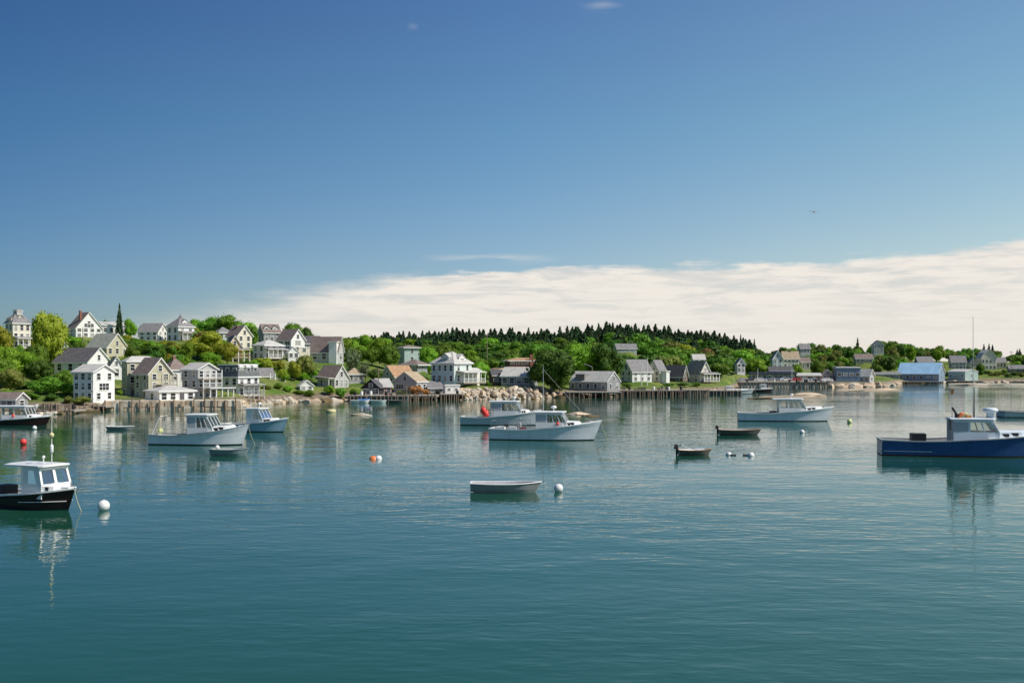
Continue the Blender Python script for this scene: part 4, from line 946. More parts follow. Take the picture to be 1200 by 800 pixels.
    for Yr, off, w0, w1 in rows:
        px = 400.0
        while px < 905:
            Y = Yr + random.uniform(-12, 12); w = random.uniform(w0, w1); yt = min(interp(top, px), 399) + off + random.uniform(-3, 4)
            x = PX(px, Y)
            if px < 470: yt = min(yt, 392 + (470 - Y) * .10 + random.uniform(-2, 3))
            z = terr(x, Y); minh = z + 4.0
            yt = min(yt, HZ - (minh - CAM_H) / Y * FPX)
            if not near_house(x, Y, 2.5) and not blocks(px, yt, Y, w) and z > 1.5:
                sp = random.choice(['leaf_bright', 'leaf_mid', 'leaf_mid', 'leaf_dark', 'leaf_dark', 'leaf_olive' if px > 780 else 'leaf_mid'])
                w = min(w, 1.15 * (HZ - (z - CAM_H) / Y * FPX - yt))
                put_tree('broadleaf_tree', px, yt, Y, w * 1.15, 'far', sp, 'leafy tree in the wood below the spruce ridge', 'trees of the wood below the spruce ridge', parts=False)
            px += w * .62
    # ------- trees on the right shore
    topr = [(860, 400), (900, 403), (940, 401), (975, 399), (1000, 401), (1030, 397), (1055, 397), (1075, 402), (1100, 403), (1120, 405), (1150, 405), (1180, 410), (1260, 411)]
    for Yr, off, w0, w1 in [(540, 0, 14, 18), (505, 4, 14, 18), (470, 9, 14, 18), (440, 14, 13, 17), (425, 19, 11, 15), (395, 22, 12, 16)]:
        px = 866.0
        while px < 1260:
            Y = Yr + random.uniform(-9, 9); w = random.uniform(w0, w1); yt = interp(topr, px) + off + random.uniform(-2, 4); x = PX(px, Y); z = terr(x, Y)
            yt = min(yt, HZ - (z + 2.2 - CAM_H) / Y * FPX)
            if z > 1.2 and not near_house(x, Y, 2.0) and not blocks(px, yt, Y, w) and random.random() < .9:
                sp = random.choice(['leaf_bright', 'leaf_mid', 'leaf_mid', 'leaf_dark', 'leaf_olive', 'leaf_mid'])
                put_tree('broadleaf_tree', px, yt, Y, w * 1.15, 'far', sp, 'leafy tree in the belt behind the right hand village', 'trees behind the right hand village', parts=False)
            px += w * .66
    for px, yt in [(1005, 396.5), (1153, 404), (1159, 403.5), (1163, 404.5), (1195, 409), (1192, 410), (884, 398), (868, 393)]:
        put_tree('spruce_tree', px, yt, 548, 10, 'spruce', 'leaf_spruce', 'dark spruce top above the village tree belt', 'spruces behind the village', parts=False)
    for px, yt, w in [(-60, 385, 40), (-30, 380, 36), (405, 391, 34), (424, 389, 36), (446, 391, 30), (412, 404, 26), (436, 405, 28), (455, 402, 28)]:
        if px < 0: put_tree('broadleaf_tree', px, yt, 280, w, 'tree', 'leaf_mid', 'tree on the slope beyond the left edge', 'trees beyond the left edge', parts=False)
        else: put_tree('broadleaf_tree', px, yt, 305 if yt < 400 else 282, w, 'tree', random.choice(['leaf_mid', 'leaf_bright']), 'lush green tree right of the long brown roof', 'lush trees right of the long brown roof', parts=False)
# ------------------------------------------------------------------ boats
def lerp(a, b, t): return a + (b - a) * t
def hull_shape(L, B, fs, fb, t):
    """half breadth at the sheer, at the waterline, sheer height and sheer x for station t (0 stern, 1 stem)"""
    if t < .5: b = B/2 * lerp(.86, 1.0, math.sin(t / .5 * math.pi / 2))
    else: b = B/2 * max(.0, 1 - ((t - .5) / .5) ** 2.4)
    bw = b * lerp(.90, .80, t) if t < .5 else B/2 * .85 * max(0.0, 1 - ((t - .5) / .48) ** 1.8 if t < .98 else 0)
    zs = fs - .10 * (fb - fs) * math.sin(min(1, t / .5) * math.pi) + (fb - fs) * max(0, (t - .15) / .85) ** 2.0
    return b, bw, zs, L * (t - .5)
def hull_parts(root, L, B, fs, fb, top, bottom, rail, stripe=None, inner='deck_paint', foredeck_t=.52, sole=.30, boot=.10):
    N = 26; rows = []
    for i in range(N + 1):
        t = i / N; b, bw, zs, x = hull_shape(L, B, fs, fb, t)
        rk = .07 * L * max(0, (t - .55) / .45) ** 2           # stem rake
        sec = [(x - rk * 1.1, bw * .55, -.45), (x - rk, bw, 0.0), (x - rk * .92, lerp(bw, b, .16), boot), (x - rk * .55, lerp(bw, b, .42), lerp(boot, zs, .38)), (x - rk*.25, lerp(bw, b, .72), lerp(boot, zs, .72)),
               (x, b, zs - .13), (x, b + .015, zs)]
        rows.append(sec)
    h = MB(); K = 7
    for sg in (1, -1):
        vs = [(p[0], sg * p[1], p[2]) for s in rows for p in s]
        for k in range(K - 1):
            m = bottom if k < 2 else top
            if stripe and k == 5: m = stripe
            h.add(vs, [(i*K+k, (i+1)*K+k, (i+1)*K+k+1, i*K+k+1) for i in range(N)], m, True)
    s0 = rows[0]; tv = [(p[0], p[1], p[2]) for p in s0] + [(p[0], -p[1], p[2]) for p in s0]
    for k in range(K - 1): h.add(tv, [(k, k+1, K+k+1, K+k)], bottom if k < 2 else top)
    ho = h.build('hull', root, fix=False)
    # bulwarks seen from inside, sole and rails
    n = MB(); iv = []
    cut = int(foredeck_t * N)
    for i in range(cut + 1):
        b, bw, zs, x = hull_shape(L, B, fs, fb, i / N); iv.append((x + (.06 if i == 0 else 0), b - .10, zs - .02)); iv.append((x + (.06 if i == 0 else 0), max(min(b - .22, lerp(bw, b, .18) - .14), .02), sole))
    for sg in (1, -1): n.add([(a, sg * b, c) for a, b, c in iv], [(2*i, 2*i+1, 2*i+3, 2*i+2) for i in range(cut)], inner)
    n.add([(iv[2*i+1][0], sg * iv[2*i+1][1], sole) for sg in (1, -1) for i in range(cut + 1)], [(i, i+1, cut+2+i, cut+1+i) for i in range(cut)], inner)
    n.add([(iv[0][0], iv[0][1], iv[0][2]), (iv[1][0], iv[1][1], sole), (iv[1][0], -iv[1][1], sole), (iv[0][0], -iv[0][1], iv[0][2])], [(0, 1, 2, 3)], inner)
    xb = iv[-1][0]; n.add([(xb, iv[-1][1], sole), (xb, -iv[-1][1], sole), (xb, -iv[-1][1], iv[-2][2]), (xb, iv[-1][1], iv[-2][2])], [(0, 1, 2, 3)], 'gel_white')
    n.build('cockpit', root, fix=False)
    f = MB(); fv = []
    for i in range(cut, N + 1):
        b, bw, zs, x = hull_shape(L, B, fs, fb, i / N); fv += [(x, b, zs - .01), (x, b*.5, zs + .06), (x, 0, zs + .08), (x, -b*.5, zs + .06), (x, -b, zs - .01)]
    for i in range(N - cut): f.add(fv[i*5:i*5+10], [(k, k+1, 6+k, 5+k) for k in range(4)], 'gel_white', True)
    f.build('foredeck', root, fix=False)
    r = MB()
    for sg in (1, -1):
        pv = []
        for i in range(N + 1):
            b, bw, zs, x = hull_shape(L, B, fs, fb, i / N); o = b + .05; u = max(b - .12, 0)
            pv += [(x, sg*o, zs - .05), (x, sg*o, zs + .04), (x, sg*u, zs + .04), (x, sg*u, zs - .03)]
        for i in range(N):
            for k in range(4): r.add(pv[i*4:i*4+8], [(k, (k+1) % 4, 4 + (k+1) % 4, 4 + k)], rail)
    b, bw, zs, x = hull_shape(L, B, fs, fb, 0); r.box(x-.05, x+.10, -b-.05, b+.05, zs-.05, zs+.045, rail)
    r.tube((L/2-.05, 0, fb-.1), (L/2+.03, 0, fb+.06), .06, .06, rail, 6)
    r.build('rail', root)
    return ho
def lobster_boat(label, bow, hd, L, B, fs, fb, top, house=(.43, .70), roof_z=2.8, bottom='bottom_dark', rail='gel_white', stripe=None, trunk_to=.86, cab='gel_white',
                 shelter=None, roofc='gel_white', roof_aft=.35, nwin=3, aft_panel=True, trunk_h=.5, ports=2, name='lobster_boat', solid=False, slope=.55, hw=.36, sill=None):
    """bow = position of the stem at the water; hd = heading in degrees (0 = towards the right of the photo, negative = bow towards the viewer)"""
    th = RAD(hd); d = Vector((math.cos(th), math.sin(th), 0)); c = Vector((bow[0], bow[1], 0)) - d * (L * .44)
    root = empty(name, c, th, label, 'boat', 'lobster boats moored in the harbour')
    hull_parts(root, L, B, fs, fb, top, bottom, rail, stripe, foredeck_t=house[1] - .03)
    def X(t): return L * (t - .5)
    def shz(t): return hull_shape(L, B, fs, fb, t)[2]
    x0, x1 = X(house[0]), X(house[1]); wb = B * hw; zt = roof_z; zb = shz(house[0]) - .22; sl = sill or (shz(house[1]) + .34)
    tb = .94   # tumblehome at the roof
    def yy(z): return wb * lerp(1, tb, (z - zb) / (zt - zb)) if z > zb else wb
    # pilothouse: lower walls, posts between the windows, back corner
    p = MB(); xm = lerp(x0, x1, .36) if aft_panel else x0
    for sg in (1, -1):
        def quad(xa, xb_, za, zb_, m, t=.05, xa2=None, xb2=None):
            xa2 = xa if xa2 is None else xa2; xb2 = xb_ if xb2 is None else xb2
            v = [(xa, sg*yy(za), za), (xb_, sg*yy(za), za), (xb2, sg*yy(zb_), zb_), (xa2, sg*yy(zb_), zb_)]; v += [(a, b - sg*t, c) for a, b, c in v]
            p.add(v, [(0, 1, 2, 3), (7, 6, 5, 4), (0, 4, 5, 1), (1, 5, 6, 2), (2, 6, 7, 3), (3, 7, 4, 0)], m)
        quad(x0, x1, zb, sl, cab)
        sp = slope * (zt - sl)      # windscreen leans back
        quad(x0, x1 - sp, zt - .16, zt, cab, xb2=x1 - sp - .05)
        if aft_panel:
            quad(x0, x0 + .12, sl, zt - .16, shelter or cab); quad(xm - .10, xm + .05, sl, zt - .16, cab)
            if shelter: quad(x0 + .12, xm - .10, sl, zt - .16, shelter, .03)
        if solid: quad(x0, x0 + .45, sl, zt - .16, cab); quad(x1 - .42, x1 - .13, sl, zt - .16, cab, xa2=x1 - sp - .42, xb2=x1 - sp - .13)
        for k in range(1, nwin):
            f = k / nwin; xa = lerp(xm, x1, f); xa2 = lerp(xm, x1 - sp, f); quad(xa - .05, xa + .05, sl, zt - .16, cab, xa2=xa2 - .05, xb2=xa2 + .05)
        quad(x1 - .13, x1, sl, zt - .16, cab, xa2=x1 - sp - .13, xb2=x1 - sp)
    # windscreen frame
    for (ya, yb) in (((-1, -.86), (-.09, .09), (.86, 1)) if nwin < 2 else ((-1, -.93), (-.37, -.31), (.31, .37), (.93, 1))):
        v = [(x1, ya*wb, sl), (x1, yb*wb, sl), (x1 - sp, yb*wb*tb, zt), (x1 - sp, ya*wb*tb, zt)]; v += [(a - .06, b, c) for a, b, c in v]
        p.add(v, [(0, 1, 2, 3), (7, 6, 5, 4), (0, 4, 5, 1), (1, 5, 6, 2), (2, 6, 7, 3), (3, 7, 4, 0)], cab)
    p.box(x1 - .06, x1, -wb, wb, shz(house[1]) - .1, sl, cab); p.box(x1 - sp - .06, x1 - sp + .07, -wb*tb, wb*tb, zt - .15, zt, cab)
    p.box(x0, x0 + .05, -wb*.99, -wb*.45, zb, zt, shelter or cab); p.box(x0, x0+.05, wb*.45, wb*.99, zb, zt, shelter or cab)
    p.box(x0 + .9, x1 - .3, -wb*.5, -wb*.1, zb, sl - .15, 'mid_grey'); p.build('pilothouse', root)
    for sg in (1, -1):
        for k in range(nwin):
            g = MB(); fa, fb_ = k / nwin, (k + 1) / nwin
            xa, xb_ = lerp(xm, x1, fa) + .04, lerp(xm, x1, fb_) - .04; ya, yb_ = lerp(xm, x1 - sp, fa) + .04, lerp(xm, x1 - sp, fb_) - .04
            g.add([(xa, sg*(yy(sl)-.02), sl), (xb_, sg*(yy(sl)-.02), sl), (yb_, sg*(yy(zt-.16)-.02), zt-.16), (ya, sg*(yy(zt-.16)-.02), zt-.16)], [(0, 1, 2, 3)], 'boat_glass'); g.build('window', root)
    g = MB(); g.add([(x1-.03, -wb*.93, sl), (x1-.03, wb*.93, sl), (x1-sp-.03, wb*tb*.93, zt-.15), (x1-sp-.03, -wb*tb*.93, zt-.15)], [(0, 1, 2, 3)], 'boat_glass'); g.build('windscreen', root)
    r = MB(); xa, xb_ = x0 - roof_aft, x1 - sp + .22; w2 = wb * tb + .14
    v = []
    for x, k in ((xa, 1.0), (lerp(xa, xb_, .5), 1.0), (xb_ - .15, .97), (xb_ + .05, .82)):
        zz = zt + (.03 if x == xa else .05)
        v += [(x, -w2*k, zz), (x, -w2*k, zz+.07), (x, -w2*k*.5, zz+.13), (x, w2*k*.5, zz+.13), (x, w2*k, zz+.07), (x, w2*k, zz)]
    for i in range(3): r.add(v[i*6:i*6+12], [(k, (k+1) % 6, 6 + (k+1) % 6, 6 + k) for k in range(6)], roofc, False)
    r.add(v, [(0, 1, 2, 3, 4, 5), (18, 23, 22, 21, 20, 19)], roofc); r.build('roof', root)
    # trunk cabin in front of the windscreen
    t = MB(); xt0, xt1 = x1 - .02, X(trunk_to); wa = wb * .98; wc = min(wb * .55, hull_shape(L, B, fs, fb, trunk_to)[0] * .6); z0a, z0b = shz(house[1]) - .05, shz(trunk_to) - .05; za, zb2 = z0a + trunk_h + .1, z0b + trunk_h * .72
    tv = []
    for x, wq, za_, zb_ in ((xt0, wa, z0a, za), (lerp(xt0, xt1, .6), lerp(wa, wc, .45), lerp(z0a, z0b, .6), lerp(za, zb2, .6)), (xt1 - .25, wc, z0b, zb2), (xt1, wc * .8, z0b, z0b + .1)):
        tv += [(x, -wq, za_), (x, -wq*.93, zb_ - .06), (x, -wq*.75, zb_), (x, 0, zb_ + .05), (x, wq*.75, zb_), (x, wq*.93, zb_ - .06), (x, wq, za_)]
    for i in range(3): t.add(tv[i*7:i*7+14], [(k, k+1, 8+k, 7+k) for k in range(6)], cab, False)
    t.add(tv, [(21, 22, 23, 24, 25, 26, 27)], cab); to = t.build('trunk_cabin', root)
    for sg in (1, -1):
        for k in range(ports):
            q = MB(); f = (k + .6) / (ports + .4) * .6; x = lerp(xt0, xt1, f); wq = lerp(wa, wc, f * .75) * .97; z = lerp(z0a, z0b, f) + trunk_h * .52; hw_ = min(.32, (xt1 - xt0) * .13)
            q.box(x - hw_, x + hw_, sg*wq - .03, sg*wq + .03, z - .12, z + .12, 'rubber_black'); q.build('porthole', to)
    q = MB(); q.tube((L/2 - .1, 0, fb + .02), (L/2 + .25, -.08, fb * .45), .016, .016, 'float_cream', 5); q.tube((L/2 + .25, -.08, fb * .45), (L/2 + .75, -.15, -.15), .016, .016, 'float_cream', 5); q.build('mooring_line', root)
    h = MB(); h.box(X(.90), X(.90)+.5, -.25, .25, shz(.9)+.02, shz(.9)+.16, cab); h.tube((X(.96), 0, shz(.96)), (X(.96), 0, shz(.96)+.3), .05, .05, 'metal_grey', 6); h.build('samson_post', root)
    return root, X, shz
def mast(root, x, y, z0, z1, r, m='metal_grey', stay=None, name='mast'):
    q = MB(); q.tube((x, y, z0), (x, y, z1), r, r * .5, m, 6)
    if stay: q.tube((x, y, z1 * .95), stay, .012, .012, 'metal_grey', 4)
    return q.build(name, root)
def radar(root, x, y, z, r=.28, m='gel_white'):
    q = MB(); q.tube((x, y, z), (x, y, z + .38), .05, .04, m, 6); q.lathe([(.01, z+.36), (r*.7, z+.36), (r, z+.42), (r, z+.54), (r*.7, z+.62), (.01, z+.64)], m, 14, Matrix.Translation((x, y, 0)))
    return q.build('radar_dome', root)
def poly_ball(root, x, y, z, r, m, name='float'):
    q = MB(); q.ball((x, y, z), r, m, 12, 1.12); q.tube((x, y, z + r), (x, y, z + r * 1.35), r * .22, r * .18, m, 6); return q.build(name, root)
def stern_rail(root, x0, x1, yb, z0, h, n=4):
    q = MB()
    for sg in (1, -1):
        q.tube((x0, sg*yb, z0+h), (x1, sg*yb, z0+h), .022, .022, 'metal_grey', 5); q.tube((x0, sg*yb, z0+h*.5), (x1, sg*yb, z0+h*.5), .018, .018, 'metal_grey', 5)
        for i in range(n): x = lerp(x0, x1, i / (n - 1)); q.tube((x, sg*yb, z0-.1), (x, sg*yb, z0+h), .02, .02, 'metal_grey', 5)
    q.tube((x0, -yb, z0+h), (x0, yb, z0+h), .022, .022, 'metal_grey', 5)
    return q.build('hand_rail', root)
def build_boats():
    def bowpt(px, wy): Y = WY(wy); return (PX(px, Y), Y)
    # foreground, left: black boat
    r, X, sz = lobster_boat('black hulled lobster boat with a white cabin in the left foreground', bowpt(81.5, 597.5), -27, 7.4, 2.7, .72, 1.22, 'hull_black', (.585, .80), 2.30, bottom='bottom_dark', roof_aft=1.35, nwin=1, trunk_to=.92, solid=True,
                            trunk_h=.34, ports=1, aft_panel=False, hw=.36, slope=.30, sill=1.42)
    mast(r, X(.80), -.3, 2.5, 4.9, .03, 'gel_white'); q = MB(); q.ball((X(.80), -.3, 4.05), .16, 'float_cream', 4, 1.0); q.build('radar_reflector', r)
    q = MB(); q.lathe([(.07, 3.1), (.09, 3.15), (.09, 3.5), (.04, 3.56)], 'gel_white', 8, Matrix.Translation((X(.80), -.3, 0))); q.build('light', r)
    q = MB(); q.tube((X(.66), 0, 2.5), (X(.66), 0, 2.72), .03, .03, 'gel_white', 6); q.ball((X(.66), 0, 2.80), .09, 'gel_white', 8); q.build('anchor_light', r)
    q = MB(); b = hull_shape(7.4, 2.7, .72, 1.28, .78)
    for i in range(12):
        t0, t1 = .60 + i * .03, .60 + (i+1) * .03; A, Bq = hull_shape(7.4, 2.7, .72, 1.28, t0), hull_shape(7.4, 2.7, .72, 1.28, t1)
        for sg in (-1, 1):
            ya, yb = lerp(A[1], A[0], .62) + .015, lerp(Bq[1], Bq[0], .62) + .015; ra = .07*7.4*max(0, (t0-.55)/.45)**2*.35; rb = .07*7.4*max(0, (t1-.55)/.45)**2*.35
            q.tube((A[3]-ra, sg*ya, .30+.22*t0), (Bq[3]-rb, sg*yb, .30+.22*t1), .022, .022, 'gel_white', 5)
    q.build('rub_strake', r)
    q = MB(); q.box(X(.22), X(.22)+.9, -.6, .2, .3, 1.15, 'rubber_black'); q.build('engine_box', r)
    # black boat at the left pier
    r, X, sz = lobster_boat('black boat with white rail and long open canopy beside the small left pier', bowpt(55, 498), -6, 10.2, 3.0, .75, 1.25, 'hull_black', (.40, .74), 2.35, stripe='gel_white', roof_aft=2.2, nwin=2, trunk_h=.35, ports=1, slope=.4, aft_panel=False)
    q = MB()
    for x in (X(.22), X(.31)):
        for y in (-.95, .95): q.tube((x, y, .6), (x, y, 2.36), .04, .04, 'gel_white', 6)
    q.build('canopy_post', r); poly_ball(r, X(.56), -1.18, 1.25, .16, 'float_red')
    # white boat left
    r, X, sz = lobster_boat('white lobster boat with a stern gallows, left of the pale blue boat', bowpt(285, 521), -9, 9.9, 3.1, .98, 1.95, 'hull_white', (.40, .67), 2.85, shelter='gel_grey', roof_aft=.15, trunk_h=.42, rail='mid_grey')
    q = MB()
    for sg in (-1, 1): q.tube((X(.02), sg*.9, .9), (X(.10), sg*.7, 2.75), .04, .04, 'gel_white', 6)
    q.tube((X(.10), -.7, 2.75), (X(.10), .7, 2.75), .04, .04, 'gel_white', 6); q.tube((X(.10), .0, 2.75), (X(.42), .0, 2.8), .025, .025, 'metal_grey', 5); q.build('gallows', r)
    poly_ball(r, X(.05), .3, 1.25, .24, 'float_yellow'); mast(r, X(.36), .5, .9, 2.9, .03)
    # pale blue boat
    r, X, sz = lobster_boat('pale blue hulled lobster boat with a white cabin, bow behind the white boat', bowpt(333, 506), -20, 8.6, 2.9, .85, 1.62, 'hull_pale_blue', (.42, .68), 2.6, roof_aft=.2, trunk_h=.35, shelter='gel_white')
    mast(r, X(.40), .2, 2.4, 5.0, .035, 'gel_white'); radar(r, X(.55), 0, 2.75, .2)
    q = MB(); q.tube((X(.40), -.8, 2.5), (X(.06), -.9, 2.3), .03, .03, 'metal_grey', 5); q.tube((X(.06), -.9, .8), (X(.06), -.9, 2.3), .03, .03, 'metal_grey', 5); q.build('hauling_boom', r)
    # rear white boat in the centre with red floats
    r, X, sz = lobster_boat('white lobster boat with two big red floats, rearmost of the centre pair', bowpt(629, 498), -9, 10.4, 3.2, 1.05, 1.95, 'hull_grey', (.38, .76), 2.95, shelter='gel_grey', roof_aft=.2, trunk_h=.45)
    poly_ball(r, X(.29), -1.0, 1.85, .44, 'float_red'); poly_ball(r, X(.32), -1.1, 1.45, .44, 'float_red')
    radar(r, X(.66), 0, 3.05, .25); mast(r, X(.58), .3, 2.9, 3.9, .03); mast(r, X(.48), -.2, 2.9, 3.5, .03)
    stern_rail(r, X(.36), X(.42), 1.2, 1.1, .9, 2)
    # front white boat in the centre
    r, X, sz = lobster_boat('white lobster boat with tall mast and hand rails, front one of the centre pair', bowpt(697, 515.5), -10, 11.6, 3.4, 1.15, 2.0, 'hull_white', (.42, .70), 2.80, shelter='gel_grey', roof_aft=.1, trunk_h=.40, trunk_to=.82)
    mast(r, X(.475), .0, 1.2, 7.7, .05, 'gel_grey', (X(.9), 0, 1.9)); radar(r, X(.57), 0, 2.9, .3)
    stern_rail(r, X(.02), X(.34), 1.35, 1.2, .75, 5); poly_ball(r, X(.62), -1.28, 1.75, .15, 'float_red')
    q = MB(); q.box(X(.16), X(.24), -.9, .2, .3, 1.35, 'gel_white'); q.box(X(.28), X(.33), -.8, -.2, .3, 1.25, 'float_red'); q.box(X(.05), X(.12), -.9, .8, .3, 1.3, 'gel_white'); q.build('bait_box', r)
    q = MB(); q.box(X(.13), X(.17), -.9, -.3, 1.36, 1.62, 'rubber_black'); q.box(X(.255), X(.275), -.6, .1, .3, 1.75, 'gel_grey'); q.build('deck_gear', r)
    # white boat right of centre
    r, X, sz = lobster_boat('long white lobster boat with an open backed shelter, moored off the tidal ledge', bowpt(970.5, 493.2), -8, 12.9, 3.6, 1.12, 1.98, 'hull_white', (.42, .70), 2.95, roof_aft=.8, trunk_h=.42, trunk_to=.88)
    radar(r, X(.56), 0, 3.1, .26); q = MB(); q.box(X(.34), X(.40), -1.2, 1.2, .3, 1.32, 'rubber_black'); q.build('engine_box', r); mast(r, X(.50), .5, 3.0, 3.8, .02)
    # blue boat, right edge
    r, X, sz = lobster_boat('blue hulled lobster boat with pale cabin and long whip aerial, cut by the right edge', bowpt(1221, 535), -12, 14.0, 3.8, 1.34, 2.05, 'hull_blue', (.415, .68), 3.10, bottom='bottom_red', rail='gel_grey',
                            cab='cabin_blue_white', roofc='cabin_blue_white', shelter='gel_grey', roof_aft=.15, nwin=2, trunk_h=.5, trunk_to=.90, sill=2.1)
    q = MB(); q.box(X(.185), X(.185)+1.2, -.6, .6, .3, 1.85, 'rubber_black'); q.build('bait_box', r)
    mast(r, X(.555), .0, 3.1, 5.9, .06, 'rubber_black'); mast(r, X(.553), .25, 3.1, 12.0, .035, 'gel_grey', name='whip_aerial'); mast(r, X(.425), -.2, 3.1, 5.5, .03, 'gel_grey', name='flag_pole'); mast(r, X(.50), .5, 3.1, 4.9, .02, 'gel_grey', name='aerial')
    q = MB(); q.box(X(.425)-.12, X(.425)+.12, -.25, -.15, 5.3, 5.75, 'net_orange'); q.build('flag', r)
    q = MB(); q.tube((X(.425), -.3, 4.15), (X(.455), -.3, 3.4), .1, .12, 'rubber_black', 6); q.box(X(.44), X(.47), -.4, -.1, 3.1, 3.6, 'rubber_black'); q.build('searchlight', r)
    for i, (dx, dy, dz) in enumerate([(0, 0, 0), (.3, .1, 0), (.6, 0, 0), (.15, -.1, .2), (.45, 0, .2), (.85, .1, -.03)]):
        q = MB(); q.lathe([(.02, -.2), (.13, -.1), (.13, .1), (.04, .22)], ['float_orange', 'float_cream', 'net_orange'][i % 3], 8, Matrix.Translation((X(.465)+dx, -.3+dy, 3.4+dz)) @ Matrix.Rotation(1.4, 4, 'Y')); q.build('pot_buoy', r)
    q = MB(); q.box(X(.615), X(.68), -.55, .55, 3.2, 3.28, 'cabin_blue_white'); q.box(X(.63), X(.665), -.3, .3, 3.28, 3.75, 'cabin_blue_white'); q.lathe([(.01, 3.75), (.5, 3.75), (.62, 3.85), (.62, 4.0), (.45, 4.12), (.01, 4.15)], 'cabin_blue_white', 14, Matrix.Translation((X(.648), 0, 0))); q.build('radar_dome', r)
    q = MB()
    for i in range(14):
        t0, t1 = .01 + i * .02, .01 + (i+1) * .02
        for sg in (-1, 1):
            A, Bq = hull_shape(14.0, 3.8, 1.34, 2.05, t0), hull_shape(14.0, 3.8, 1.34, 2.05, t1); ya, yb = lerp(A[1], A[0], .35) + .03, lerp(Bq[1], Bq[0], .35) + .03
            q.tube((A[3], sg*ya, .40), (Bq[3], sg*yb, .40), .03, .03, 'gel_white', 5)
    q.build('rub_strake', r)
    # grey hull behind the blue boat
    r, X, sz = lobster_boat('grey hull with dark rail reaching in from the right edge behind the blue boat', bowpt(1262, 488.5), 0, 12.0, 3.4, .85, 1.3, 'hull_grey', (.62, .82), 2.4, rail='dark_shingle', trunk_h=.3)
    # small boats at the far wharves
    r, X, sz = lobster_boat('grey workboat moored at the end of the right hand pier', bowpt(881, 461.5), 2, 10.6, 3.0, .95, 1.25, 'hull_grey', (.30, .46), 1.9, trunk_h=.25, roof_aft=.1)
    mast(r, X(.5), 0, 1.2, 4.6, .05, 'gel_white')
    r, X, sz = lobster_boat('dark workboat moored between the grey workboat and the rocks', bowpt(904, 459.5), 0, 6.2, 2.4, .8, 1.1, 'hull_black', (.45, .72), 2.0, trunk_h=.2, roof_aft=.1)
    # open boats
    skiff('grey white dinghy floating beside the white ball buoy in the foreground', 551, 635, 577.5, 1.7, .60, 'dinghy_grey', 'gel_white', 'gel_grey', 0)
    skiff('dark rowing skiff with an outboard motor, right of the centre', 843, 893, 510, 1.8, .62, 'dinghy_dark', 'wood_varnish', 'deck_paint', -3, motor=True)
    skiff('small rowing boat with a white plank and raised motor, nearest the pair of white floats', 795, 835, 533.5, 1.5, .48, 'dinghy_dark', 'wood_varnish', 'gel_white', 2, motor=True, plank=True)
    skiff('dark teal dinghy with a white ball on the stern, in front of the white boat', 245, 290, 534, 1.6, .58, 'dinghy_teal', 'dinghy_teal', 'deck_paint', -1, ball=True)
    skiff('long low grey dinghy moored off the granite sea wall', 124, 156, 503.5, 1.5, .42, 'dinghy_grey', 'gel_white', 'deck_paint', 0)
    for (a, b, m, lab, tp) in [(411, 425, 'gel_white', 'white skiff tied at the wharf, leftmost of the four', None), (420, 433, 'gel_white', 'skiff under a blue tarpaulin tied at the wharf', 'tarp_blue'), (434, 453, 'pale_green', 'pale green skiff tied at the wharf below the red shed', None), (455, 476, 'dinghy_dark', 'dark skiff tied at the wharf, rightmost of the four', None)]:
        skiff(lab, a, b, 472.2, 1.5, .6, m, m, 'deck_paint', 0, cover=tp)
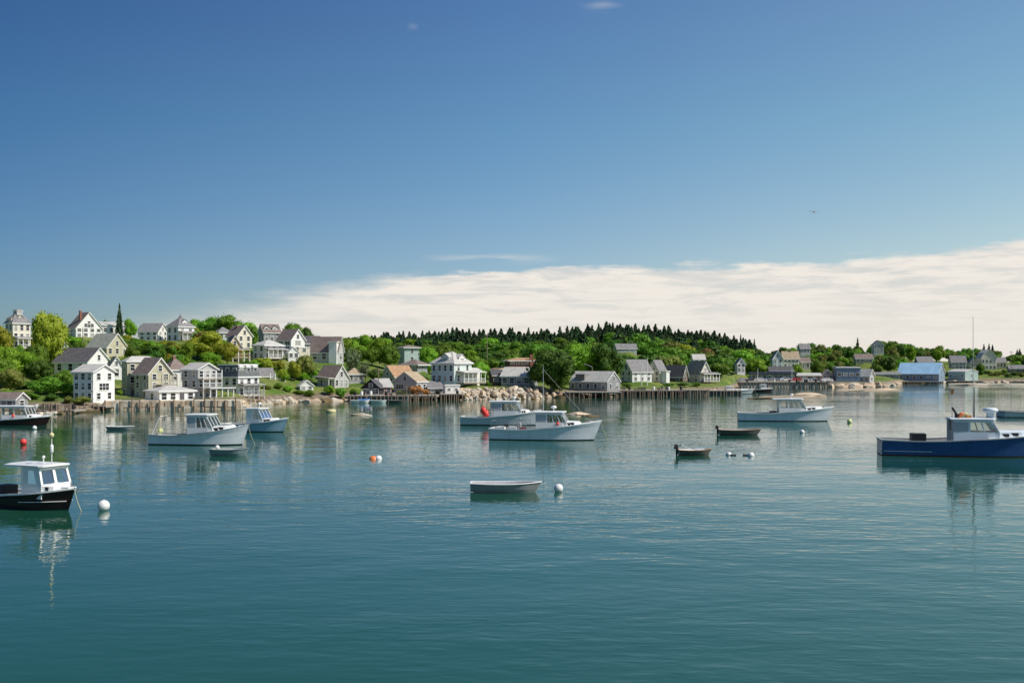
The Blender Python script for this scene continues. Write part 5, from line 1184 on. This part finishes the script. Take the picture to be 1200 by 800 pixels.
def skiff(label, pa, pb, wy, B, fb, hullm, railm, inner, hd, motor=False, plank=False, ball=False, cover=None):
    Y = WY(wy); L = (pb - pa) / FPX * Y; th = RAD(hd); c = Vector((PX((pa + pb) / 2, Y), Y + B * .3, 0))
    r = empty('rowing_boat', c, th, label, 'rowing boat', 'open boats in the harbour'); N = 14; h = MB(); rows = []
    for i in range(N + 1):
        t = i / N; b = B/2 * (lerp(.72, 1, math.sin(min(1, t / .45) * math.pi / 2)) if t < .45 else max(.03, 1 - ((t - .45) / .55) ** 2.2)); zs = fb * (.92 + .10 * (2*t - .8) ** 2); rk = .10 * L * max(0, (t - .7) / .3) ** 1.5; sk = .05 * L * max(0, (.12 - t) / .12)
        x = L * (t - .5)
        rows.append([(x - rk + sk, 0, -.1), (x - rk + sk, b * .62, -.05), (x - rk*.6 + sk*.6, b * .82, fb * .35), (x, b, zs), (x, max(b - .07, .01), zs + .01), (x - rk*.5, max(b * .80 - .06, .005), fb * .35), (x - rk*.8, max(b * .5, .004), .07), (x - rk*.8, 0, .06)])
    K = 8
    for sg in (1, -1):
        vs = [(p[0], sg*p[1], p[2]) for s in rows for p in s]
        for k in range(K - 1): h.add(vs, [(i*K+k, (i+1)*K+k, (i+1)*K+k+1, i*K+k+1) for i in range(N)], hullm if k < 3 else inner, k in (0, 1, 2))
    for e in (0,):
        s = rows[e]; tv = [(p[0], p[1], p[2]) for p in s[:4]] + [(p[0], -p[1], p[2]) for p in s[:4]]; h.add(tv, [(0, 1, 5, 4), (1, 2, 6, 5), (2, 3, 7, 6)], hullm)
        tv = [(x + .05, y, z) for x, y, z in tv]; h.add(tv, [(0, 1, 5, 4), (1, 2, 6, 5), (2, 3, 7, 6)], inner)
    h.build('hull', r, fix=False)
    g = MB()
    for sg in (1, -1):
        for i in range(N): a, b = rows[i][3], rows[i+1][3]; g.tube((a[0], sg*a[1], a[2]), (b[0], sg*b[1], b[2]), .035, .035, railm, 5)
    a = rows[0][3]; g.box(a[0]-.02, a[0]+.07, -a[1], a[1], a[2]-.05, a[2]+.035, railm); g.build('gunwale', r)
    if cover is None:
        for t in (.12, .42, .70):
            i = int(t * N); b = rows[i][4]; q = MB(); q.box(b[0]-.14, b[0]+.14, -b[1]*.9, b[1]*.9, fb*.62, fb*.62+.04, inner); q.build('thwart', r)
    else:
        q = MB(); v = []
        for i in range(N + 1): b = rows[i][3]; v += [(b[0], -b[1], b[2]+.02), (b[0], 0, b[2] + .28), (b[0], b[1], b[2]+.02)]
        for i in range(N): q.add(v[3*i:3*i+6], [(0, 1, 4, 3), (1, 2, 5, 4)], cover, True)
        q.build('cover', r, fix=False)
    if motor:
        q = MB(); x = -L/2 - .1; q.box(x-.22, x+.14, -.16, .16, fb+.05, fb+.45, 'rubber_black', top=(.7, .7)); q.box(x-.06, x+.06, -.05, .05, -.1, fb+.05, 'rubber_black'); q.tube((x+.1, 0, fb+.3), (x+.55, .1, fb+.36), .025, .02, 'rubber_black', 6); q.build('outboard_motor', r)
    if plank:
        q = MB(); q.add([(-L*.42, -.15, fb+.42), (-L*.42, .1, fb+.42), (-L*.1, .1, fb-.02), (-L*.1, -.15, fb-.02), (-L*.42, -.15, fb+.47), (-L*.42, .1, fb+.47), (-L*.1, .1, fb+.05), (-L*.1, -.15, fb+.05)], [(0, 1, 2, 3), (7, 6, 5, 4), (0, 4, 5, 1), (3, 2, 6, 7), (0, 3, 7, 4), (1, 5, 6, 2)], 'gel_white')
        q.box(0, L*.28, -.3, .2, fb-.1, fb+.08, 'gel_white'); q.build('plank', r)
    if ball: q = MB(); q.ball((-L*.32, -.1, fb+.12), .2, 'float_white', 12); q.build('float', r)
    return r
# ------------------------------------------------------------------ buoys, rocks, piers, poles, cars, gull
def ring_ball(name, label, px, wy, r, m, group=None, sq=1.0, sub=.25, collar=True):
    Y = WY(wy); rt = empty(name, (PX(px, Y), Y, 0), random.uniform(0, 6), label, 'buoy', group)
    q = MB(); q.ball((0, 0, r * (1 - sub) * sq), r, m, 20, sq); q.build('float', rt)
    if collar: c = MB(); c.tube((0, 0, r*(2-sub)*sq - r*.06), (0, 0, r*(2-sub)*sq + r*.18), r*.16, r*.10, 'metal_grey', 8); c.tube((0, 0, -.3), (0, 0, .02), r*.9*.45, r*.5, 'weed_rock', 10); c.build('eye', rt)
    return rt
def build_buoys():
    ring_ball('mooring_buoy', 'large white ball buoy off the bow of the black foreground boat', 121.5, 597.5, .32, 'float_white')
    ring_ball('mooring_buoy', 'white ball buoy beside the grey white dinghy', 654.5, 576, .29, 'float_white')
    ring_ball('mooring_buoy', 'red ball buoy in the green reflections near the left edge', 27.5, 520.5, .32, 'float_red')
    ring_ball('mooring_buoy', 'small pale buoy just below the black boat at the left pier', 40.5, 503, .26, 'float_white')
    ring_ball('mooring_buoy', 'orange ball buoy of the floating orange and white pair', 437.5, 537.5, .38, 'float_orange', sub=1.3)
    ring_ball('mooring_buoy', 'small white buoy of the floating orange and white pair', 443.5, 537.5, .30, 'float_white', sub=1.0)
    ring_ball('mooring_buoy', 'left white float of the pair right of the small rowing boat', 854, 533, .25, 'float_white', sub=.9)
    ring_ball('mooring_buoy', 'right white float of the pair right of the small rowing boat', 880, 534, .29, 'float_white', sub=.9)
    for px, lab in ((859.5, 'black pickup stick of the left white float'), (874.5, 'black pickup stick of the right white float')):
        Y = WY(533.5); q = MB(); q.tube((-.2, 0, .03), (.22, 0, .05), .07, .05, 'rubber_black', 8); q.ball((-.2, 0, .04), .09, 'rubber_black', 8); o = q.build('pickup_float', None); o.location = (PX(px, Y), Y, 0); tag(o, lab, 'float')
    ring_ball('mooring_buoy', 'pale yellow barrel buoy right of the long white boat', 995.5, 495, .31, 'float_yellow', sq=1.1, sub=.5)
    ring_ball('mooring_buoy', 'small white float below the long white boat', 940, 507, .28, 'float_white', sub=.7)
    Y = WY(483); q = MB(); q.lathe([(.3, -.2), (.75, -.1), (.8, .35), (.6, .5), (.05, .52)], 'float_cream', 12); o = q.build('mooring_raft', None); o.location = (PX(388, Y), Y, 0); tag(o, 'small cream mooring raft off the left hand bushes', 'raft')
def rock_mesh(seed, m, low=False):
    rs = random.Random(seed); b = MB(); n, k = (11, 8); V = []
    ph = [rs.uniform(0, 6.28) for _ in range(6)]
    for j in range(k + 1):
        th = math.pi * j / k
        for i in range(n):
            a = 2 * math.pi * i / n; r = 1 + .16 * math.sin(2*a + ph[0] + th) + .13 * math.sin(3*a + ph[1] - 2*th) + rs.uniform(-.11, .11)
            x, y, z = r * math.sin(th) * math.cos(a), r * math.sin(th) * math.sin(a), -math.cos(th) * (1 + rs.uniform(-.08, .08))
            V.append((x, y, z))
    cuts = []
    for _ in range(7):
        a = rs.uniform(0, 6.28); e = rs.uniform(-.5, 1.2); cuts.append((Vector((math.cos(a)*math.cos(e), math.sin(a)*math.cos(e), math.sin(e))), rs.uniform(.52, .78)))
    W_ = []
    for v in V:
        v = Vector(v)
        for nn, dd in cuts:
            k_ = v.dot(nn) - dd
            if k_ > 0: v = v - nn * k_
        W_.append(tuple(v))
    V = W_
    F = [(j*n+i, j*n+(i+1) % n, (j+1)*n+(i+1) % n, (j+1)*n+i) for j in range(k) for i in range(n)]
    b.add(V, F, m); return b.mesh('boulder')
ROCKS = {}
def rock(name, x, y, z, s, m, label, cat='boulder', group=None, seed=None, rz=None):
    seed = random.randrange(7) if seed is None else seed
    if (seed, m) not in ROCKS: ROCKS[(seed, m)] = rock_mesh(seed, m)
    o = link(name, ROCKS[(seed, m)]); o.location = (x, y, z); o.scale = s if isinstance(s, tuple) else (s, s * .9, s * .75)
    o.rotation_euler = (random.uniform(-.3, .3), random.uniform(-.3, .3), random.uniform(0, 6.28) if rz is None else rz)
    return tag(o, label, cat, group)
def shore_Y(px):
    x0, x1 = 60.0, 700.0
    lo, hi = 120.0, 600.0
    for _ in range(24):
        m = (lo + hi) / 2
        if terr_raw(PX(px, m), m) < 0: lo = m
        else: hi = m
    return lo
def build_rocks():
    random.seed(21); n = 0
    # rip-rap below the harbour mansion lawn
    px = 541.0
    while px < 650:
        Y0 = shore_Y(px); frac = 1 if px < 600 else max(.35, 1 - (px - 600) / 80)
        for j in range(5):
            if random.random() > frac + .1 or n > 180: continue
            Y = Y0 - 1.3 + j * 1.8 + random.uniform(-.8, .8); s = random.choice([.4, .5, .65, .8, 1.05]); x = PX(px + random.uniform(-2, 2), Y)
            rock('boulder', x, Y, -.1 + j * .50 + random.uniform(-.12, .3), (s, s*random.uniform(.7, 1), s*random.uniform(.6, .9)), random.choice(['granite', 'granite_pink', 'granite', 'weed_rock'] if j < 2 else ['granite', 'granite_pink']), 'boulder in the rip-rap bank below the harbour mansion lawn', group='boulders of the rip-rap bank'); n += 1
        px += random.uniform(2.4, 3.4)
    # loose shore rocks
    def strip(p0, p1, step, label, group, mats, s0, s1, dz=0.0, rows=2):
        px = p0
        while px < p1:
            Y0 = shore_Y(px)
            for j in range(rows):
                Y = Y0 - 1 + j * 2.4 + random.uniform(-1, 1); s = random.uniform(s0, s1); x = PX(px + random.uniform(-2, 2), Y)
                rock('boulder', x, Y, .05 + j * .4 + dz, (s * random.uniform(1, 1.5), s, s * random.uniform(.5, .8)), random.choice(mats), label, group=group)
            px += step * random.uniform(.7, 1.3)
    strip(-8, 86, 5, 'weed covered rock on the shore behind the left pier', 'dark shore rocks at the left pier', ['weed_rock', 'granite'], .5, .9, 0, 1)
    strip(268, 345, 3.4, 'rock on the rough shore right of the mansard house', 'rocks right of the mansard house', ['granite', 'granite_pink', 'weed_rock', 'granite'], .5, 1.2)
    strip(345, 408, 5, 'rock on the shore below the round bushes', 'rocks below the round bushes', ['granite', 'granite_pink', 'weed_rock'], .5, 1.3, 0, 1)
    strip(652, 690, 6, 'rock beside the pier boathouse', 'rocks beside the pier boathouse', ['granite_pink', 'weed_rock'], .8, 1.5, 0, 1)
    strip(826, 862, 6, 'pinkish rock on the shore at the end of the right hand pier', 'rocks at the end of the right hand pier', ['granite_pink', 'granite'], .8, 1.6)
    strip(975, 1052, 6.5, 'pinkish rock on the low point in front of the warehouse', 'rocks in front of the warehouse', ['granite_pink', 'granite_pink', 'granite'], .9, 1.9)
    strip(1105, 1215, 7, 'pale rock on the far right shore', 'rocks on the far right shore', ['granite', 'granite_pink'], .9, 1.9, 0, 1)
    # half tide rocks in the harbour
    def half(px, wy, sx, sz, m, lab, seed, sy=.6):
        Y = WY(wy); rock('tidal_rock', PX(px, Y), Y, sz * .1, (sx, sx * sy, sz), m, lab, 'rock', seed=seed, rz=0); bpy.context.scene.collection.objects[-1].rotation_euler = (0, 0, 0)
    half(419, 486.5, 1.35, .42, 'granite_pink', 'low rounded rock awash left of the centre, the larger of two', 1); half(430, 487, 1.3, .30, 'granite', 'low pale rock awash beside the larger rounded one', 2)
    half(678, 485.5, 2.3, .52, 'granite_pink', 'brown half tide rock in front of the pier boathouse', 3); half(690, 487.5, 1.8, .2, 'weed_rock', 'weedy skirt of rock right of the brown half tide rock', 5)
    half(925, 466, 8.5, .75, 'granite_pink', 'long low tan ledge behind the long white boat', 4, .35); half(950, 464.5, 5.5, 1.05, 'granite_pink', 'higher right end of the long tan ledge', 2, .5); half(899, 467, 4.5, .42, 'weed_rock', 'dark weedy left end of the long tan ledge', 1, .4)
    half(708, 464.5, 2.6, .8, 'granite_pink', 'pinkish rock at the foot of the pier boathouse', 6)
    half(1014, 457.5, 9.5, .6, 'granite_pink', 'flat tan ledge in front of the warehouse', 4, .4); half(1037, 456.5, 6.0, .55, 'granite_pink', 'flat tan ledge reaching out right of the warehouse', 3, .4)
    half(1135, 451, 12, .8, 'granite', 'long pale ledge in front of the fish house', 5, .3); half(1178, 451, 13, .9, 'granite', 'long pale ledge at the right edge', 4, .3)
def pier(label, px0, px1, ytop, Y, depth, n, name='pier', rails=False, wall=None, rough=0.0, th=.3, bright=None, rowsn=2, Y1=None):
    """deck from column px0 to px1 whose front edge stands at distance Y, on rows of piles"""
    x0, x1 = PX(px0, Y), PX(px1, Y); z = CAM_H + (HZ - ytop) / FPX * Y; L = x1 - x0
    th_ = 0 if Y1 is None else math.atan2(Y1 - Y, L)
    r = empty(name, (x0, Y, 0), th_, label, 'pier'); d = MB(); k = max(2, int(L / .9))
    d.box(0, L, .05, depth, z - th, z - .06, 'deck_wood')
    for i in range(k): d.box(L*i/k + .01, L*(i+1)/k - .01, -.1, depth + .1, z - .055, z + random.uniform(-.005, .02), 'deck_wood')
    d.build('deck', r)
    if wall:
        w_ = MB(); w_.box(.1, L - .1, .35, depth - .2, -1.5, z - th - .01, wall); w_.build('crib_wall', r)
    base = MB(); base.tube((0, 0, -1.6), (0, 0, 1), .15, .12, 'pile_wood', 8)
    me = base.mesh('pile')
    for i in range(n):
        for j in range(rowsn):
            o = link('pile', me, r); x = L * (i + .5) / n + random.uniform(-.32, .32); up = random.uniform(0, rough) if rough else -.02
            o.location = (x, -.02 if j == 0 else depth - .3, 0); o.scale = (random.uniform(.85, 1.2),) * 2 + (z - .02 + up,)
            o.rotation_euler = (random.uniform(-.04, .04), random.uniform(-.07, .07), random.uniform(0, 6))
    if rails:
        q = MB(); q.box(0, L, -.05, .05, z + .85, z + .93, 'trim_white')
        for i in range(int(L / 1.6) + 1): q.box(1.6*i - .04, 1.6*i + .04, -.05, .05, z, z + .85, 'trim_white')
        q.build('railing', r)
    return r, L, z
def build_piers():
    pier('small rough pier with many upright posts in front of the brown shingled shed', -8, 87, 480.5, 161, 5, 20, rough=1.1, rails=False)
    # stone sea wall with timber posts
    Y = 172.5; x0, x1 = PX(121, Y), PX(270, Y) + 1; r = empty('sea_wall', (x0, Y, 0), RAD(12), 'tan granite block sea wall with rusty upright posts below the shore houses', 'sea wall'); L = x1 - x0
    w_ = MB(); w_.box(0, L, .55, 4.5, -1.5, 1.55, 'granite'); w_.build('fill', r); random.seed(5)
    for row in range(2):
        x = 0.0
        while x < L:
            b = random.uniform(1.0, 2.0); q = MB(); z0 = -.5 + row * 1.0; q.box(x + .03, min(L, x + b) - .03, random.uniform(-.12, .1), .6, z0, z0 + .97 + random.uniform(-.06, .1), random.choice(['granite', 'granite_pink', 'granite_pink']), top=(.94, .9)); q.build('granite_block', r); x += b
    me = MB().tube((0, 0, -1.2), (0, 0, 2.2), .14, .11, 'pile_wood', 8).mesh('fender_post')
    for i in range(13):
        o = link('fender_post', me, r); o.location = (L * (i + .4) / 13 + random.uniform(-.4, .4), -.25, 0); o.scale = (1, 1, random.uniform(.6, 1.05)); o.rotation_euler = (0, random.uniform(-.05, .05), 0)
    pier('low timber platform on posts below the bright white waterside house', 104, 124, 475.5, 169.5, 4, 5, name='platform', rough=.3)
    pier('dark timber platform on posts below the grey balcony house', 244, 268, 474, 182, 4, 5, name='platform')
    pier('low dark wharf below the barn with a pale deck edge', 408, 478, 463.5, 209, 8, 16, name='wharf', wall='dark_shingle')
    pier('wharf on close set piles below the garage house', 476, 512, 463.5, 211, 8, 15, name='wharf', rough=.5)
    pier('wharf on piles below the small white boathouse', 510, 542, 461.8, 217.5, 9, 14, name='wharf')
    pier('short wharf carrying the long grey boathouse', 664, 729, 459.2, 233.5, 7, 12, name='wharf')
    r, L, z = pier('long dark timber pier with a pale edge right of the pier boathouse', 727, 806, 457.5, 243, 7, 30, wall='black_wood', Y1=245)
    pier('tall cribwork end of the long pier with light posts', 804, 830, 456.8, 245, 7, 12, name='pier', wall='granite')
    pier('dark low wharf wall between the pier end and the workboats', 829, 870, 457.5, 258, 5, 10, name='wharf', wall='dark_shingle')
    pier('long harbour wall in front of the parked cars', 866, 979, 447.8, 331, 9, 30, name='quay', wall='concrete', Y1=336)
    pier('wharf on dark piles carrying the blue roofed boathouse', 1051, 1106, 446.8, 396, 6, 16, name='wharf')
    pier('small wharf carrying the fish house', 1110, 1147, 446.2, 403, 6, 10, name='wharf')
    pier('low dark wharf at the far right shore', 1150, 1215, 446.8, 412, 5, 12, name='wharf', wall='dark_shingle')
    random.seed(9)
    # stack of traps, net pile
    def traps(label, px, yb, Y, nx, nz, group='stacks of lobster traps'):
        x = PX(px, Y); z = CAM_H + (HZ - yb) / FPX * Y
        me = TRAPM[0]
        for i in range(nx):
            for j in range(nz - random.randrange(2)):
                o = link('lobster_trap', me); o.location = (x + i * 1.0, Y + random.uniform(-.1, .1), z + j * .42); o.rotation_euler = (0, 0, random.uniform(-.05, .05)); tag(o, label, 'lobster trap', group)
    m = MB()
    for zz in (0, .36):
        for yy in (-.28, .28): m.box(-.45, .45, yy-.02, yy+.02, zz, zz+.04, 'trap_green')
        for xx in (-.45, 0, .45): m.box(xx-.02, xx+.02, -.28, .28, zz, zz+.04, 'trap_green')
    for xx in (-.43, 0, .43):
        for yy in (-.27, .27): m.box(xx-.02, xx+.02, yy-.02, yy+.02, .02, .38, 'trap_green')
    for i in range(9): m.box(-.43+i*.105, -.42+i*.105, -.29, -.275, 0, .38, 'trap_green'); m.box(-.43+i*.105, -.42+i*.105, .275, .29, 0, .38, 'trap_green')
    for i in range(4): m.box(-.45, .45, -.29, -.275, .06+i*.09, .07+i*.09, 'trap_green')
    m.box(-.40, .40, -.22, .22, .08, .16, 'rubber_black')
    TRAPM.append(m.mesh('lobster_trap'))
    traps('green wire lobster trap stacked on the wharf right of the red shed', 461, 463.4, 211.5, 4, 3); traps('green wire lobster trap stacked at the foot of the lawn boathouse', 560, 451.5, 240, 3, 2)
    traps('green wire lobster trap stacked on the long dark pier', 745, 457.3, 246, 3, 2); traps('green wire lobster trap stacked on the small left pier', 44, 480.2, 163, 4, 2)
    traps('green wire lobster trap stacked on the granite sea wall', 140, 472.5, 177, 4, 2)
    # barrels and crates left about the wharves
    bm_ = {}
    for m_ in ('tarp_blue', 'float_white', 'rubber_black'):
        q = MB(); q.lathe([(.26, 0), (.29, .1), (.30, .3), (.30, .6), (.29, .8), (.26, .9)], m_, 12); q.tube((0, 0, .28), (0, 0, .32), .31, .31, m_, 12); q.tube((0, 0, .58), (0, 0, .62), .31, .31, m_, 12); bm_[m_] = q.mesh('barrel')
    q = MB()
    for i in range(4):
        z = .03 + i * .15; q.box(-.5, .5, -.37, -.34, z, z + .11, 'deck_wood'); q.box(-.5, .5, .34, .37, z, z + .11, 'deck_wood'); q.box(-.5, -.47, -.34, .34, z, z + .11, 'deck_wood'); q.box(.47, .5, -.34, .34, z, z + .11, 'deck_wood')
    for sx in (-.45, .45):
        for sy in (-.32, .32): q.box(sx-.03, sx+.03, sy-.02, sy+.02, 0, .62, 'deck_wood')
    q.box(-.46, .46, -.33, .33, .02, .06, 'deck_wood'); crm = q.mesh('crate')
    for px0, px1, yb, Y, n, where in [(410, 474, 463.4, 211, 9, 'the wharf in front of the black barn and red shed'), (478, 538, 462.4, 218.8, 7, 'the pile wharf left of the boulders'), (730, 826, 457.4, 246.5, 9, 'the long dark timber pier'),
                                       (868, 976, 447.7, 334, 12, 'the quay in front of the parked cars'), (4, 84, 480.4, 162.5, 6, 'the small rough left pier')]:
        for i in range(n):
            px = random.uniform(px0, px1); z = CAM_H + (HZ - yb) / FPX * Y
            if i % 3: o = link('barrel', bm_[['tarp_blue', 'float_white', 'rubber_black'][i % 3 if i % 2 else 2]]); tag(o, 'plastic barrel standing on ' + where, 'barrel', 'barrels on ' + where)
            else: o = link('fish_crate', crm); tag(o, 'open wooden crate on ' + where, 'crate', 'crates on ' + where)
            o.location = (PX(px, Y), Y + random.uniform(-.5, 1.2), z); o.rotation_euler = (0, 0, random.uniform(0, 3))
    # orange heap of rope and nets: a lumpy mound
    rs = np.random.RandomState(3); V, F, lob = crown_arrays(44, 2600, 14, 'bush', .06); CV, CF = core_quads(lob, .9)
    me = np_mesh('net_heap', np.vstack([V, CV]), np.vstack([F, CF + len(V)]), ['net_orange'])
    for px, w_, hh, lab in [(488, 4.4, 2.5, 'big orange brown heap of nets and rope behind the wharf posts'), (498, 3.0, 1.7, 'smaller orange brown heap of nets right of the big heap')]:
        Y = 219; o = link('net_heap', me); o.location = (PX(px, Y), Y, CAM_H + (HZ - 463) / FPX * Y - .2); o.scale = (w_, w_ * .8, hh * 1.1); tag(o, lab, 'net pile')
TRAPM = []
def build_poles():
    def pole(label, px, y0, y1, Y, r=.13, m='trunk_bark', arm=None, name='utility_pole', cat='pole'):
        z1 = CAM_H + (HZ - y1) / FPX * Y; z0 = min(CAM_H + (HZ - y0) / FPX * Y, terr(PX(px, Y), Y)) - .5; q = MB(); rt = empty(name, (PX(px, Y), Y, 0), 0, label, cat)
        q.tube((0, 0, z0), (0, 0, z1), r, r * .7, m, 8); q.build('shaft', rt)
        if arm == 'cross': a = MB(); a.box(-.9, .9, -.06, .06, z1-.7, z1-.58, m); [a.tube((x, 0, z1-.58), (x, 0, z1-.42), .05, .04, 'metal_grey', 6) for x in (-.8, -.4, .4, .8)]; a.build('cross_arm', rt)
        if arm == 'lamp': a = MB(); a.tube((0, 0, z1-.2), (-1.6, 0, z1+.5), .05, .05, 'metal_grey', 6); a.tube((-1.6, 0, z1+.5), (-2.0, 0, z1+.5), .12, .1, 'metal_grey', 8); a.build('lamp_arm', rt)
        if arm == 'ball': a = MB(); a.ball((0, 0, z1+.1), .12, 'metal_grey', 8); a.build('finial', rt)
        return rt
    pole('white post standing below the big yellow green tree', 51.5, 436, 408, 203, .12, 'trim_white', 'ball', 'flag_pole', 'flag pole')
    pole('utility pole in front of the white gabled crest house', 97, 411, 384, 245, .12, 'pile_wood', 'cross'); pole('utility pole right of the yellow house', 291, 432, 413, 236, .11, 'pile_wood', 'cross')
    pole('utility pole beside the black barn', 443.5, 462, 431, 222, .13, 'pile_wood', 'cross'); pole('slim dark pole on the wharf below the garage house', 476.5, 470, 450, 211, .08, 'pile_wood', None)
    pole('curved street lamp behind the pier boathouse', 694, 447, 429, 250, .10, 'pile_wood', 'lamp', 'street_lamp', 'street lamp'); pole('pale flag pole in front of the cream gable, left of two', 752, 448, 424, 258, .09, 'trim_white', 'ball', 'flag_pole', 'flag pole')
    pole('pale flag pole in front of the cream gable, right of two', 758.5, 448, 420, 258, .09, 'trim_white', 'ball', 'flag_pole', 'flag pole'); pole('utility pole in the wood behind the harbour mansion', 571, 410, 390, 330, .12, 'pile_wood', 'cross')
    pole('thin white mast on the quay in front of the navy awnings', 888, 448, 432, 340, .09, 'trim_white', 'ball', 'flag_pole', 'flag pole'); pole('pale mast on the quay right of the parked cars', 928, 449, 430, 334, .09, 'trim_white', 'ball', 'flag_pole', 'flag pole')
    pole('utility pole right of the rounded barn roof house', 1185, 432, 411, 450, .14, 'pile_wood', 'cross')
def car_mesh(m):
    b = MB(); prof = [(-2.15, .35), (-2.2, .8), (-2.0, .95), (-1.5, 1.0), (-1.05, 1.42), (.45, 1.45), (1.05, 1.0), (2.0, .88), (2.2, .7), (2.2, .35)]
    b.prism([(u, z) for u, z in prof], 'y', -.85, .85, m)
    return b.mesh('car_body')
def build_cars():
    gl = MB(); gl.prism([(-1.36, 1.02), (-1.0, 1.36), (.40, 1.38), (.90, 1.02)], 'y', -.87, .87, 'window_glass'); glm = gl.mesh('car_window')
    wh = MB(); wh.tube((0, -.10, 0), (0, .10, 0), .33, .33, 'rubber_black', 14); wh.tube((0, -.12, 0), (0, .12, 0), .17, .17, 'metal_grey', 10); whm = wh.mesh('car_wheel')
    spec = [(871, 'car_silver', 'silver car parked at the left end of the quay', 1), (880, 'car_dark', 'dark car parked second from the left on the quay', -1), (891, 'car_white', 'white car parked in front of the thin white mast', 1), (905, 'car_silver', 'silver car parked in front of the navy awnings', -1),
            (921, 'car_white', 'white car parked at the right end of the navy awnings', 1), (933, 'car_red', 'red car parked in front of the red brown shed', -1), (944, 'car_white', 'white car parked in front of the red brown shed', 1), (955, 'car_dark', 'dark car parked left of the grey warehouse', 1), (968, 'car_white', 'white car parked next to the grey warehouse', -1)]
    for px, m, lab, dr in spec:
        Y = 345; x = PX(px, Y); z = max(terr(x, Y), .5) + .02; r = empty('parked_car', (x, Y, z), (0 if dr > 0 else math.pi) + random.uniform(-.25, .25), lab, 'car', 'cars parked along the quay')
        link('body', CARM.setdefault(m, None) or CARM.__setitem__(m, car_mesh(m)) or CARM[m], r); link('windows', glm, r)
        for wx in (-1.35, 1.35):
            for wy in (-.80, .80): w_ = link('wheel', whm, r); w_.location = (wx, wy, .33)
CARM = {}
def build_gull():
    Y = 150; c = P(953.5, 248.5, Y); r = empty('gull', c, RAD(25), 'gull gliding high in the blue sky right of the centre', 'bird'); r.rotation_euler = (RAD(28), 0, RAD(20))
    b = MB(); b.lathe([(.005, -.30), (.04, -.26), (.07, -.12), (.085, .02), (.065, .16), (.045, .22), (.05, .28), (.03, .33), (.005, .35)], 'skin_bird', 10, Matrix.Rotation(RAD(-90), 4, 'X'))
    b.add([(-.03, -.26, .01), (.03, -.26, .01), (.10, -.44, .01), (-.10, -.44, .01), (-.03, -.26, -.01), (.03, -.26, -.01), (.10, -.44, -.005), (-.10, -.44, -.005)], [(0, 1, 2, 3), (7, 6, 5, 4), (0, 4, 5, 1), (2, 6, 7, 3), (1, 5, 6, 2), (0, 3, 7, 4)], 'skin_bird')
    for s in (1, -1):
        W_ = [(.05, .10, .03, .16), (.30, .16, .14, .17), (.55, .06, .12, .13), (.80, -.08, .06, .04)]
        v = []
        for x, y, z, c_ in W_: v += [(s*x, y + c_*.5, z), (s*x, y - c_*.7, z - .01), (s*x, y - c_*.7, z - .02), (s*x, y + c_*.5, z - .03)]
        for i in range(3): b.add(v[i*4:i*4+8], [(k, (k+1) % 4, 4 + (k+1) % 4, 4 + k) for k in range(4)], 'skin_bird' if i < 2 else 'bird_dark')
    b.build('body', r); q = MB(); q.tube((0, .34, 0), (0, .40, -.01), .014, .004, 'float_orange', 6); q.build('beak', r)
# ------------------------------------------------------------------ build the place
build_houses()
build_ground()
build_water()
build_pavement()
build_piers()
build_rocks()
build_trees()
build_poles()
build_cars()
build_boats()
build_buoys()
build_gull()
